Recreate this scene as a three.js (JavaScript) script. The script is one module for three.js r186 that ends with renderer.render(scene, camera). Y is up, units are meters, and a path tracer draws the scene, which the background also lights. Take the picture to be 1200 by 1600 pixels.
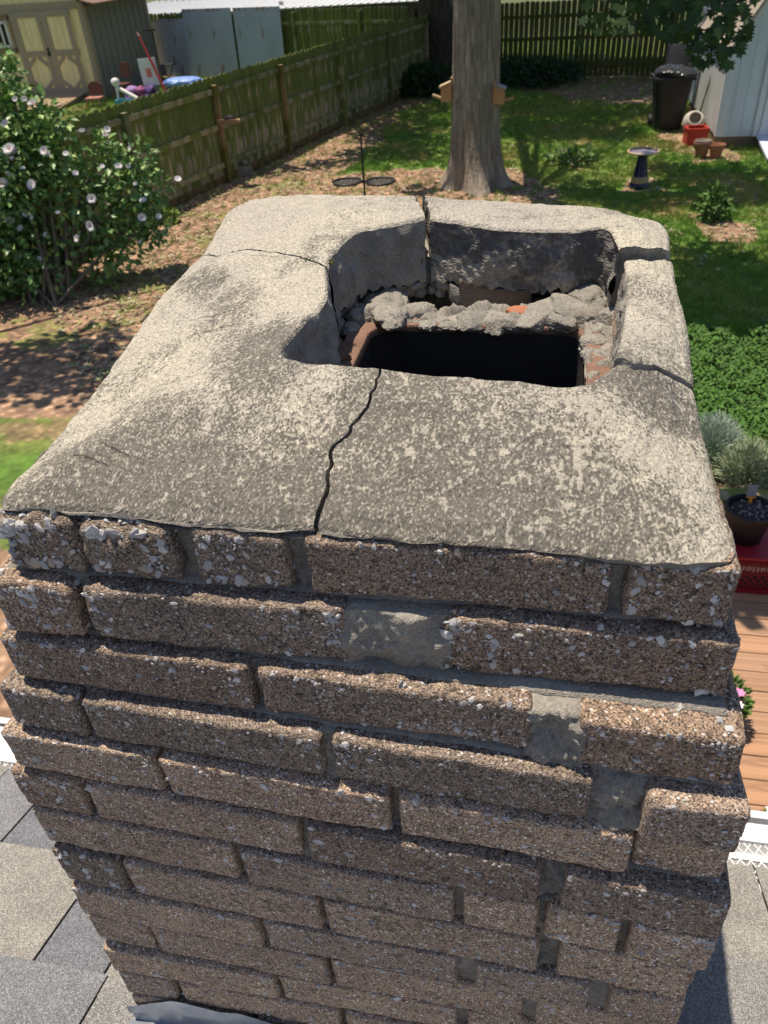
import * as THREE from 'three';
import { mergeGeometries } from 'three/addons/utils/BufferGeometryUtils.js';

// ---------------------------------------------------------------- camera, sky, sun, exposure
const CAM_Y = 3.6, FOCAL = 1205;                       // camera height over the lawn; focal length in photo pixels
const AX = [[0.98177834, 0.06284002, -0.17933887], [-0.05805873, -0.79942398, -0.59795525], [-0.18094331, 0.59747169, -0.78120874]];
const SKY = 0.43;                                      // brightness of the sky
const scene = new THREE.Scene();
const camera = new THREE.PerspectiveCamera(2 * Math.atan(800 / FOCAL) * 180 / Math.PI, 0.75, 0.05, 600);
camera.position.set(0, CAM_Y, 0);
camera.quaternion.setFromRotationMatrix(new THREE.Matrix4().makeBasis(
  new THREE.Vector3(AX[0][0], AX[1][0], AX[2][0]), new THREE.Vector3(-AX[0][1], -AX[1][1], -AX[2][1]), new THREE.Vector3(-AX[0][2], -AX[1][2], -AX[2][2])));
camera.focus = 0.66; camera.userData.fStop = 17;
scene.add(camera);
const sunDir = new THREE.Vector3(-0.215, 1, -0.095).normalize();
{ // hazy summer sky: pale at the horizon, light blue overhead, a few thin clouds
  const W = 256, H = 128, d = new Float32Array(W * H * 4);
  for (let j = 0; j < H; j++) for (let i = 0; i < W; i++) {
    const el = Math.sin(((j + 0.5) / H - 0.5) * Math.PI), t = Math.pow(Math.max(0, el), 0.45), a = (i / W) * Math.PI * 2, o = (j * W + i) * 4;
    const c = 0.5 + 0.25 * (Math.sin(a * 3 + el * 5) * Math.sin(el * 9 + a) + Math.sin(a * 5 - el * 7)), k = el > 0.05 ? 0.10 * c * c : 0;
    d[o] = SKY * (0.70 + (0.30 - 0.70) * t + k); d[o + 1] = SKY * (0.79 + (0.46 - 0.79) * t + k * 0.9); d[o + 2] = SKY * (0.93 + (0.86 - 0.93) * t + k * 0.7); d[o + 3] = 1;
  }
  const t = new THREE.DataTexture(d, W, H, THREE.RGBAFormat, THREE.FloatType); t.mapping = THREE.EquirectangularReflectionMapping; t.magFilter = t.minFilter = THREE.LinearFilter; t.wrapS = THREE.RepeatWrapping; t.needsUpdate = true;
  scene.background = t; scene.environment = t;
}
const sun = new THREE.DirectionalLight(0xfff0dc, 5);
sun.position.copy(sunDir).multiplyScalar(60); sun.castShadow = true;
sun.shadow.camera.left = sun.shadow.camera.bottom = -40; sun.shadow.camera.right = sun.shadow.camera.top = 40; sun.shadow.camera.far = 140;
sun.shadow.mapSize.set(4096, 4096);
sun.target.position.set(0, 0, -12); sun.position.add(sun.target.position);
scene.add(sun, sun.target);
const renderer = new THREE.WebGLRenderer({ antialias: true });
renderer.setSize(768, 1024);
renderer.shadowMap.enabled = true;
renderer.toneMapping = THREE.LinearToneMapping;
renderer.toneMappingExposure = 1.14;

// ---------------------------------------------------------------- helpers
const V3 = (x, y, z) => new THREE.Vector3(x, y, z);
function rng(s) { let a = s >>> 0; return () => { a = (a + 0x6D2B79F5) | 0; let t = Math.imul(a ^ (a >>> 15), 1 | a); t = (t + Math.imul(t ^ (t >>> 7), 61 | t)) ^ t; return ((t ^ (t >>> 14)) >>> 0) / 4294967296; }; }
const ray = (px, py) => { const a = px - 600, b = py - 800; return V3(AX[0][0] * a + AX[0][1] * b + AX[0][2] * FOCAL, AX[1][0] * a + AX[1][1] * b + AX[1][2] * FOCAL, AX[2][0] * a + AX[2][1] * b + AX[2][2] * FOCAL); };
const onY = (px, py, y = 0) => { const r = ray(px, py); r.multiplyScalar((y - CAM_Y) / r.y); r.y += CAM_Y; return r; };   // where a photo pixel meets the level y
const onZ = (px, py, z) => { const r = ray(px, py); r.multiplyScalar(z / r.z); r.y += CAM_Y; return r; };                  // where it meets the upright plane z
const hash = (i, j, k) => { let h = Math.imul(i, 374761393) ^ Math.imul(j, 668265263) ^ Math.imul(k, 1440662683); h = Math.imul(h ^ (h >>> 13), 1274126177); h ^= h >>> 16; return (h >>> 0) / 4294967296; };
const fade = (t) => t * t * (3 - 2 * t), mix = (a, b, t) => a + (b - a) * t, clamp = (v, a = 0, b = 1) => Math.min(b, Math.max(a, v));
const sstep = (a, b, v) => fade(clamp((v - a) / (b - a)));
function noise3(x, y, z) {
  const i = Math.floor(x), j = Math.floor(y), k = Math.floor(z), u = fade(x - i), v = fade(y - j), w = fade(z - k);
  return mix(mix(mix(hash(i, j, k), hash(i + 1, j, k), u), mix(hash(i, j + 1, k), hash(i + 1, j + 1, k), u), v),
    mix(mix(hash(i, j, k + 1), hash(i + 1, j, k + 1), u), mix(hash(i, j + 1, k + 1), hash(i + 1, j + 1, k + 1), u), v), w) * 2 - 1;
}
function fbm3(x, y, z, o = 4) { let s = 0, a = 0.5; for (let n = 0; n < o; n++) { s += a * noise3(x, y, z); x = x * 2.03 + 11.3; y = y * 2.03 + 5.1; z = z * 2.03 + 7.7; a *= 0.5; } return s; }
function noise2(x, y, per, seed) {                     // tiles every per cells
  const i = Math.floor(x), j = Math.floor(y), u = fade(x - i), v = fade(y - j), w = (n) => ((n % per) + per) % per;
  const a = w(i), b = w(i + 1), c = w(j), d = w(j + 1);
  return mix(mix(hash(a, c, seed), hash(b, c, seed), u), mix(hash(a, d, seed), hash(b, d, seed), u), v);
}
function fbm2(u, v, per, seed, o = 4) { let s = 0, a = 0.5, n = 0; for (let q = 0; q < o; q++) { s += a * noise2(u * per, v * per, per, seed + q); n += a; per *= 2; a *= 0.5; } return s / n; }
function cells(u, v, per, seed) {                      // nearest grain: [distance, random of that grain, another]
  const x = u * per, y = v * per, i = Math.floor(x), j = Math.floor(y); let best = 9, id = 0, id2 = 0;
  for (let b = -1; b <= 1; b++) for (let a = -1; a <= 1; a++) {
    const ci = (((i + a) % per) + per) % per, cj = (((j + b) % per) + per) % per;
    const dx = i + a + hash(ci, cj, seed) - x, dy = j + b + hash(ci, cj, seed + 1) - y, d = dx * dx + dy * dy;
    if (d < best) { best = d; id = hash(ci, cj, seed + 2); id2 = hash(ci, cj, seed + 3); }
  }
  return [Math.sqrt(best), id, id2];
}
const toS = (c) => { c = clamp(c); return 255 * (c <= 0.0031308 ? 12.92 * c : 1.055 * Math.pow(c, 1 / 2.4) - 0.055); };
function texPair(w, h, fn, repeat = true) {            // fn(u, v) -> [r, g, b (linear), height 0..1]
  const c = new Uint8Array(w * h * 4), b = new Uint8Array(w * h * 4);
  for (let y = 0; y < h; y++) for (let x = 0; x < w; x++) {
    const o = (y * w + x) * 4, q = fn((x + 0.5) / w, (y + 0.5) / h);
    c[o] = toS(q[0]); c[o + 1] = toS(q[1]); c[o + 2] = toS(q[2]); c[o + 3] = 255;
    b[o] = b[o + 1] = b[o + 2] = 255 * clamp(q[3] ?? 0.5); b[o + 3] = 255;
  }
  return [c, b].map((d, i) => {
    const t = new THREE.DataTexture(d, w, h, THREE.RGBAFormat); t.magFilter = THREE.LinearFilter; t.minFilter = THREE.LinearMipmapLinearFilter; t.generateMipmaps = true;
    if (repeat) t.wrapS = t.wrapT = THREE.RepeatWrapping; if (!i) t.colorSpace = THREE.SRGBColorSpace; t.needsUpdate = true; return t;
  });
}
const lin = (r, g, b) => new THREE.Color().setRGB(r, g, b);
function mat(color, rough = 0.9, extra = {}) { return new THREE.MeshStandardMaterial({ color: Array.isArray(color) ? lin(...color) : color, roughness: rough, side: THREE.DoubleSide, ...extra }); }
const taken = new Map();
function numbered(n) { const k = taken.get(n) ?? 0; taken.set(n, k + 1); return k ? `${n}_${String(k).padStart(3, '0')}` : n; }
function tag(o, label, category, group, kind) { if (label) o.userData.label = label; if (category) o.userData.category = category; if (group) o.userData.group = group; if (kind) o.userData.kind = kind; return o; }
function thing(name, label, category, pos = [0, 0, 0], turn = 0, group) { const o = new THREE.Group(); o.name = numbered(name); o.position.set(...pos); o.rotation.y = turn; scene.add(o); return tag(o, label, category, group); }
function part(name, geo, m, parent) { const o = new THREE.Mesh(Array.isArray(geo) ? join(geo) : geo, m); o.name = name; o.castShadow = o.receiveShadow = true; parent.add(o); return o; }
function solo(name, geo, m, label, category, group, kind) { const o = part(numbered(name), geo, m, scene); return tag(o, label, category, group, kind); }
function join(list) { const a = list.map((g) => (g.index ? g.toNonIndexed() : g)); const keys = Object.keys(a[0].attributes).filter((k) => a.every((g) => g.attributes[k])); a.forEach((g) => { for (const k of Object.keys(g.attributes)) if (!keys.includes(k)) g.deleteAttribute(k); }); return a.length > 1 ? mergeGeometries(a) : a[0]; }
// box with uv in metres
function box(w, h, d, x = 0, y = 0, z = 0, rot) {
  const g = new THREE.BoxGeometry(w, h, d), p = g.attributes.position, n = g.attributes.normal, uv = g.attributes.uv;
  for (let i = 0; i < p.count; i++) { const a = Math.abs(n.getX(i)), b = Math.abs(n.getY(i)); uv.setXY(i, (a > 0.5 ? p.getZ(i) : p.getX(i)) + x * 0.37, (b > 0.5 ? p.getZ(i) : p.getY(i)) + y * 0.21); }
  if (rot) g.applyMatrix4(new THREE.Matrix4().makeRotationFromEuler(new THREE.Euler(...rot)));
  return g.translate(x, y, z);
}
function rod(a, b, r0, r1 = r0, seg = 8) {
  const d = V3().subVectors(b, a), g = new THREE.CylinderGeometry(r1, r0, d.length(), seg, 1);
  g.translate(0, d.length() / 2, 0).applyQuaternion(new THREE.Quaternion().setFromUnitVectors(V3(0, 1, 0), d.clone().normalize()));
  return g.translate(a.x, a.y, a.z);
}
const lathe = (pts, seg = 24) => new THREE.LatheGeometry(pts.map(([r, y]) => new THREE.Vector2(r, y)), seg);
function smoothNormals(g, q = 1e5) {                   // one normal for all vertices at one place
  g.computeVertexNormals(); const p = g.attributes.position, n = g.attributes.normal, m = new Map();
  const key = (i) => `${Math.round(p.getX(i) * q)},${Math.round(p.getY(i) * q)},${Math.round(p.getZ(i) * q)}`;
  const ks = []; for (let i = 0; i < p.count; i++) { const k = key(i); ks.push(k); let s = m.get(k); if (!s) m.set(k, s = [0, 0, 0]); s[0] += n.getX(i); s[1] += n.getY(i); s[2] += n.getZ(i); }
  for (let i = 0; i < p.count; i++) { const s = m.get(ks[i]), l = Math.hypot(...s) || 1; n.setXYZ(i, s[0] / l, s[1] / l, s[2] / l); }
  return g;
}
function paint(g, r, gg, b) { const n = g.attributes.position.count, a = new Float32Array(n * 3); for (let i = 0; i < n; i++) { a[i * 3] = r; a[i * 3 + 1] = gg; a[i * 3 + 2] = b; } g.setAttribute('color', new THREE.BufferAttribute(a, 3)); return g; }
function gridSurface(nu, nv, f, uvf) {                 // f(u, v) -> Vector3
  const p = [], uv = [], ix = [];
  for (let j = 0; j <= nv; j++) for (let i = 0; i <= nu; i++) { const q = f(i / nu, j / nv); p.push(q.x, q.y, q.z); const t = uvf ? uvf(q, i / nu, j / nv) : [i / nu, j / nv]; uv.push(t[0], t[1]); }
  for (let j = 0; j < nv; j++) for (let i = 0; i < nu; i++) { const a = j * (nu + 1) + i, b = a + 1, c = a + nu + 1, d = c + 1; ix.push(a, b, d, a, d, c); }
  const g = new THREE.BufferGeometry(); g.setAttribute('position', new THREE.Float32BufferAttribute(p, 3)); g.setAttribute('uv', new THREE.Float32BufferAttribute(uv, 2)); g.setIndex(ix); g.computeVertexNormals(); return g;
}
// leaves: a bag of small faces; shape 0 folded pointed leaf, 1 lobed leaf
class Leaves {
  constructor() { this.p = []; this.c = []; }
  add(c, dir, nrm, len, wid, col) {
    const d = dir.clone().normalize(), s = V3().crossVectors(d, nrm).normalize(), n = V3().crossVectors(s, d), f = wid * 0.18;
    const b = c, t = c.clone().addScaledVector(d, len), l = c.clone().addScaledVector(d, len * 0.42).addScaledVector(s, wid / 2).addScaledVector(n, f), r = c.clone().addScaledVector(d, len * 0.42).addScaledVector(s, -wid / 2).addScaledVector(n, f);
    for (const q of [b, r, t, b, t, l]) { this.p.push(q.x, q.y, q.z); this.c.push(...col); }
  }
  lobed(c, dir, nrm, len, col) {
    const d = dir.clone().normalize(), s = V3().crossVectors(d, nrm).normalize(), at = (u, v) => c.clone().addScaledVector(d, u * len).addScaledVector(s, v * len);
    const o = at(0.3, 0), out = [[0, 0], [0.08, 0.22], [0.02, 0.5], [0.3, 0.3], [0.52, 0.62], [0.58, 0.2], [1, 0], [0.58, -0.2], [0.52, -0.62], [0.3, -0.3], [0.02, -0.5], [0.08, -0.22]].map(([u, v]) => at(u, v));
    for (let i = 0; i < out.length; i++) for (const q of [o, out[i], out[(i + 1) % out.length]]) { this.p.push(q.x, q.y, q.z); this.c.push(...col); }
  }
  geo() { const g = new THREE.BufferGeometry(); g.setAttribute('position', new THREE.Float32BufferAttribute(this.p, 3)); g.setAttribute('color', new THREE.Float32BufferAttribute(this.c, 3)); g.computeVertexNormals(); return g; }
}
const dirRnd = (r) => { const z = r() * 2 - 1, a = r() * 6.283, q = Math.sqrt(1 - z * z); return V3(q * Math.cos(a), z, q * Math.sin(a)); };
function shard(r, seed, detail = 8, flat = [1, 1, 1]) {                // a broken piece: a rough ball cut by flat faces
  const q = rng(seed * 31 + 7), cuts = []; for (let k = 0; k < 9; k++) cuts.push([dirRnd(q), 0.55 + 0.35 * q()]);
  const g = new THREE.IcosahedronGeometry(1, detail), p = g.attributes.position, v = V3();
  for (let i = 0; i < p.count; i++) {
    v.fromBufferAttribute(p, i); v.multiplyScalar(1 + 0.18 * noise3(v.x * 2 + seed, v.y * 2, v.z * 2));
    for (const [d, o] of cuts) { const e = v.dot(d) - o; if (e > 0) v.addScaledVector(d, -e * 0.92); }
    v.multiplyScalar(1 + 0.05 * noise3(v.x * 9 + seed, v.y * 9, v.z * 9) + 0.04 * noise3(v.x * 22, v.y * 22 + seed, v.z * 22));
    p.setXYZ(i, v.x * r * flat[0], v.y * r * flat[1], v.z * r * flat[2]);
  }
  return faceUv(smoothNormals(g), seed);
}
function faceUv(g, seed) {
  const p = g.attributes.position, uv = g.attributes.uv, A = V3(), B = V3(), C = V3();
  for (let i = 0; i < p.count; i += 3) {
    A.fromBufferAttribute(p, i); B.fromBufferAttribute(p, i + 1).sub(A); C.fromBufferAttribute(p, i + 2).sub(A); B.cross(C); const x = Math.abs(B.x), y = Math.abs(B.y), z = Math.abs(B.z);
    for (let k = i; k < i + 3; k++) uv.setXY(k, (x > y && x > z ? p.getZ(k) : p.getX(k)) + seed * 0.13, y >= x && y >= z ? p.getZ(k) : p.getY(k));
  }
  return g;
}
function lump(r, seed, rough = 0.25, detail = 3, flat = [1, 1, 1]) {   // an uneven stone or crumb
  const g = new THREE.IcosahedronGeometry(1, detail), p = g.attributes.position;
  for (let i = 0; i < p.count; i++) {
    const x = p.getX(i), y = p.getY(i), z = p.getZ(i), k = 1 + rough * (1.1 * noise3(x * 1.25 + seed * 9.1, y * 1.25 + seed * 3.3, z * 1.25) + 0.42 * noise3(x * 3.1 + seed, y * 3.1, z * 3.1 + 7) + 0.22 * noise3(x * 7.3 + seed, y * 7.3 + 4, z * 7.3) + (detail > 4 ? 0.13 * noise3(x * 17 + seed, y * 17, z * 17) : 0));
    p.setXYZ(i, x * k * r * flat[0], y * k * r * flat[1], z * k * r * flat[2]);
  }
  return faceUv(smoothNormals(g), seed);
}

// ---------------------------------------------------------------- surface materials
const BT = 0.24;                                       // metres that one brick texture tile covers
const [brickMap, brickBump] = texPair(1024, 1024, (u, v) => {
  const g = cells(u, v, 220, 3), g2 = cells(u, v, 90, 9), big = fbm2(u, v, 5, 40, 4), pit = fbm2(u, v, 40, 60, 3);
  let k = 0.42 + 1.0 * g[1]; let c = [0.30 * k, 0.232 * k, 0.180 * k];
  if (g[2] > 0.80) { const t = 0.7 + 0.8 * g[1]; c = [0.44 * t, 0.33 * t, 0.225 * t]; }
  if (g[2] < 0.14) c = [0.075, 0.06, 0.05];
  if (g2[1] > 0.935 && g2[0] < 0.42) { const t = 0.75 + 0.5 * g2[2]; c = [0.62 * t, 0.61 * t, 0.58 * t]; }
  const m = 0.78 + 0.44 * big; let hgt = 0.75 - 0.5 * g[0] + 0.25 * g[1];
  if (pit < 0.36) { const d = clamp((0.36 - pit) * 9); hgt -= 0.55 * d; c = c.map((q) => q * (1 - 0.45 * d)); }
  return [c[0] * m, c[1] * m, c[2] * m, hgt];
});
const tileRep = (t, s) => { const c = t.clone(); c.repeat.set(1 / s, 1 / s); c.needsUpdate = true; return c; };
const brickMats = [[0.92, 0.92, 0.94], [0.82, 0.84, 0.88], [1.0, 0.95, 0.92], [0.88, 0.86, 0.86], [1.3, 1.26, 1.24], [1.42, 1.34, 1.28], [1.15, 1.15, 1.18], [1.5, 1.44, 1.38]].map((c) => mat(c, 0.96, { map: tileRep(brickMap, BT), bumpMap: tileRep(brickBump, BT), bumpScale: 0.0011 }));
const greyBrick = mat([0.82, 0.84, 0.86], 0.96, { map: brickMats[0].map, bumpMap: brickMats[0].bumpMap, bumpScale: 0.0014 });
const [mortarMap, mortarBump] = texPair(512, 512, (u, v) => {
  const g = cells(u, v, 110, 13), big = fbm2(u, v, 6, 140, 5), k = (0.72 + 0.45 * g[1]) * (0.65 + 0.7 * big);
  return [0.285 * k, 0.268 * k, 0.232 * k, 0.7 * big + 0.4 * (1 - g[0]) * g[1]];
});
const MT = { map: tileRep(mortarMap, 0.16), bumpMap: tileRep(mortarBump, 0.16), bumpScale: 0.002 };
const mortarMat = mat([1, 1, 1], 0.97, MT), rubbleMat = mortarMat, concreteMat = mortarMat;
const sootMat = mat([0.02, 0.019, 0.019], 0.75), tileMat = mat([0.16, 0.085, 0.06], 0.9, MT), tileDark = mat([1.3, 1.08, 0.98], 0.95, MT), chipMat = new THREE.MeshStandardMaterial({ vertexColors: true, roughness: 0.75, side: THREE.DoubleSide });

// ---------------------------------------------------------------- the chimney
tileMat.color.setRGB(0.8, 0.5, 0.4);
const CB = V3(-0.13, 0, -0.69);
const chimney = thing('chimney', 'weathered brick chimney with a cracked concrete crown and an open flue, rising through the roof', 'chimney', CB.toArray());
const chim = (name, geo, m, parent = chimney) => { const g = Array.isArray(geo) ? join(geo) : geo; g.translate(-CB.x, 0, -CB.z); return part(name, g, m, parent); };
const Y = (v) => CAM_Y + v;                            // heights below are measured from the camera's level
// courses: top, [a, b] of the face z = a + b x, bricks [x0, x1, options]
const courses = [
  [-0.316, -0.3775, -0.003, [[-0.377, -0.316, { rough: 3, chips: 3 }], [-0.309, -0.240, { rough: 3.4, chips: 3.6 }], [-0.225, -0.158, { rough: 1.7, chips: 1.4 }], [-0.142, 0.055, {}], [0.067, 0.129, { rough: 1.4, chips: 2.2 }]]],
  [-0.370, -0.3706, -0.007, [[-0.394, -0.328, { rough: 1.5, chips: 1.7 }], [-0.318, -0.120, {}], [-0.051, 0.139, { rough: 1.5, chips: 1.4, cut: 1 }]]],
  [-0.428, -0.3500, 0.0376, [[-0.404, -0.195, {}], [-0.185, 0.014, {}], [0.047, 0.150, { out: 0.006, rough: 1.4, chips: 1.2 }]]],
  [-0.482, -0.3360, 0.0509, [[-0.419, -0.350, { chips: 1.3 }], [-0.342, -0.140, {}], [-0.130, 0.060, {}], [0.096, 0.160, { out: 0.006, turn: 0.07 }]]],
  [-0.536, -0.3328, 0.0397, [[-0.436, -0.291, {}], [-0.284, -0.090, {}], [-0.080, 0.094, {}], [0.1, 0.163, { out: -0.009 }]]],
  [-0.592, -0.3285, 0.0425, [[-0.447, -0.380, { chips: 1.4 }], [-0.371, -0.171, {}], [-0.162, 0.030, {}], [0.052, 0.171, {}]]],
  [-0.652, -0.3285, 0.0380, [[-0.446, -0.242, {}], [-0.232, -0.039, {}], [-0.028, 0.033, {}], [0.042, 0.1, { chips: 1.5 }], [0.11, 0.173, { chips: 2 }]]],
  [-0.716, -0.3306, 0.0290, [[-0.446, -0.377, { rough: 1.5, chips: 2, grey: 1 }], [-0.367, -0.169, {}], [-0.159, 0.037, {}], [0.058, 0.168, {}]]],
  [-0.785, -0.3312, 0.0209, [[-0.447, -0.241, {}], [-0.231, -0.037, {}], [-0.017, 0.088, {}], [0.108, 0.171, {}]]],
  [-0.849, -0.3342, 0.0149, [[-0.448, -0.380, {}], [-0.372, -0.177, {}], [-0.168, 0.028, {}], [0.045, 0.173, {}]]],
  [-0.916, -0.3370, 0.0, [[-0.447, -0.243, {}], [-0.235, -0.040, {}], [-0.025, 0.075, {}], [0.09, 0.173, {}]]],
  [-0.980, -0.3370, 0.0, [[-0.448, -0.381, {}], [-0.371, -0.175, {}], [-0.165, 0.03, {}], [0.045, 0.173, {}]]],
  [-1.043, -0.3370, 0.0, [[-0.447, -0.290, {}], [-0.28, -0.085, {}], [-0.075, 0.12, {}], [0.13, 0.173, {}]]],
  [-1.106, -0.3370, 0.0, [[-0.448, -0.381, {}], [-0.371, -0.175, {}], [-0.165, 0.03, {}], [0.045, 0.173, {}]]],
];
const courseHeight = (r) => (r < courses.length - 1 ? courses[r][0] - courses[r + 1][0] : 0.063);
const BACK = [-1.000, -1.014, -1.027, -1.038, -1.047, -1.053].concat(Array(8).fill(-1.056));
function brickGeo(L, H, D, seed, rough, fine, cut) {   // centred; front at +D/2
  const s = fine ? 0.0028 : 0.016, g = new THREE.BoxGeometry(L, H, D, Math.max(2, Math.round(L / s)), Math.max(2, Math.round(H / s)), Math.max(2, Math.round(D / s / (fine ? 2 : 1))));
  const p = g.attributes.position, n = g.attributes.normal, uv = g.attributes.uv, r = 0.0022 + 0.0013 * rough, ou = (seed * 0.6180339) % 1, ov = (seed * 0.7548776) % 1;
  for (let i = 0; i < p.count; i++) {
    let x = p.getX(i), y = p.getY(i), z = p.getZ(i);
    const ax = Math.abs(n.getX(i)), ay = Math.abs(n.getY(i));
    uv.setXY(i, (ax > 0.5 ? z : x) + ou, (ay > 0.5 ? z : y) + ov);
    const X = x + seed * 1.37, Yy = y + seed * 0.71, Z = z - seed * 0.53, rr = r * (1 + 0.55 * rough * Math.max(0, fbm3(X * 28, Yy * 28, Z * 28, 2)) * 3);
    const cx = clamp(x, -L / 2 + rr, L / 2 - rr), cy = clamp(y, -H / 2 + rr, H / 2 - rr), cz = clamp(z, -D / 2 + rr, D / 2 - rr), dx = x - cx, dy = y - cy, dz = z - cz, l = Math.hypot(dx, dy, dz);
    if (l > 1e-9) { const k = rr / l; x = cx + dx * k; y = cy + dy * k; z = cz + dz * k; }
    if (cut) { const t = clamp((-L / 2 + 0.014 - x) / 0.014); y = y > 0 ? y - t * t * 0.012 : y + t * 0.006; z -= t * 0.004; }
    const a = 0.0019 * rough, b = 0.00042 * Math.min(rough, 2.6);
    x += a * fbm3(X * 42, Yy * 42, Z * 42, 2) + b * noise3(X * 210 + 31, Yy * 210, Z * 210);
    y += a * fbm3(X * 42 + 50, Yy * 42, Z * 42, 2) + b * noise3(X * 210, Yy * 210 + 17, Z * 210);
    z += a * 1.2 * fbm3(X * 42, Yy * 42 + 50, Z * 42, 2) + b * noise3(X * 210, Yy * 210, Z * 210 + 23);
    p.setXYZ(i, x, y, z);
  }
  return smoothNormals(g, 2e5);
}
// pale stones that stand out of a brick's front, top and ends
const chipShapes = []; for (let k = 0; k < 9; k++) { const g = new THREE.IcosahedronGeometry(1, 0), r = rng(500 + k), p = g.attributes.position, m = new Map(); for (let i = 0; i < p.count; i++) { const key = `${p.getX(i).toFixed(3)},${p.getY(i).toFixed(3)},${p.getZ(i).toFixed(3)}`; if (!m.has(key)) m.set(key, 0.62 + 0.6 * r()); const f = m.get(key); p.setXYZ(i, p.getX(i) * f, p.getY(i) * f, p.getZ(i) * f); } g.deleteAttribute('uv'); g.computeVertexNormals(); chipShapes.push(g); }
function chips(L, H, D, n, big, seed, rough) {
  const e = 0.0022 + 0.0013 * rough;
  const r = rng(seed * 77 + 5), out = [];
  for (let i = 0; i < n; i++) {
    const f = r(), size = (0.0008 + 0.0032 * Math.pow(r(), 3.6)) * big, g = chipShapes[Math.floor(r() * 9)].clone();
    const q = new THREE.Quaternion().setFromEuler(new THREE.Euler((r() - 0.5) * 0.6, (r() - 0.5) * 0.6, r() * 6.28)), m = new THREE.Matrix4();
    let pos; const sc = V3(size * (0.8 + r() * 0.8), size * (0.55 + 0.5 * r()), size * 0.5), sink = size * 0.26;
    const ex = r() < 0.25 ? Math.sign(r() - 0.5) * (L / 2 - e - 0.012 * r()) : (r() - 0.5) * (L - 2 * e), ey = r() < 0.3 ? H / 2 - e * 0.8 - 0.010 * r() * r() : (r() - 0.5) * (H - 1.6 * e);
    if (f < 0.76) pos = V3(ex, ey, D / 2 - sink);
    else if (f < 0.92) { pos = V3(ex, H / 2 - sink, D / 2 - e - 0.025 * r()); q.multiply(new THREE.Quaternion().setFromEuler(new THREE.Euler(Math.PI / 2, 0, 0))); }
    else { const sgn = r() < 0.5 ? -1 : 1; pos = V3(sgn * (L / 2 - sink), ey, D / 2 - e - 0.03 * r()); q.multiply(new THREE.Quaternion().setFromEuler(new THREE.Euler(0, Math.PI / 2, 0))); }
    g.applyMatrix4(m.compose(pos, q, sc));
    const t = r(), k = 0.6 + 0.5 * r(); paint(g, ...(t < 0.55 ? [0.62 * k, 0.61 * k, 0.59 * k] : t < 0.85 ? [0.44 * k, 0.445 * k, 0.45 * k] : [0.55 * k, 0.46 * k, 0.36 * k]));
    out.push(g);
  }
  return join(out);
}
const br = rng(91);
let seed = 1;
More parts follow.
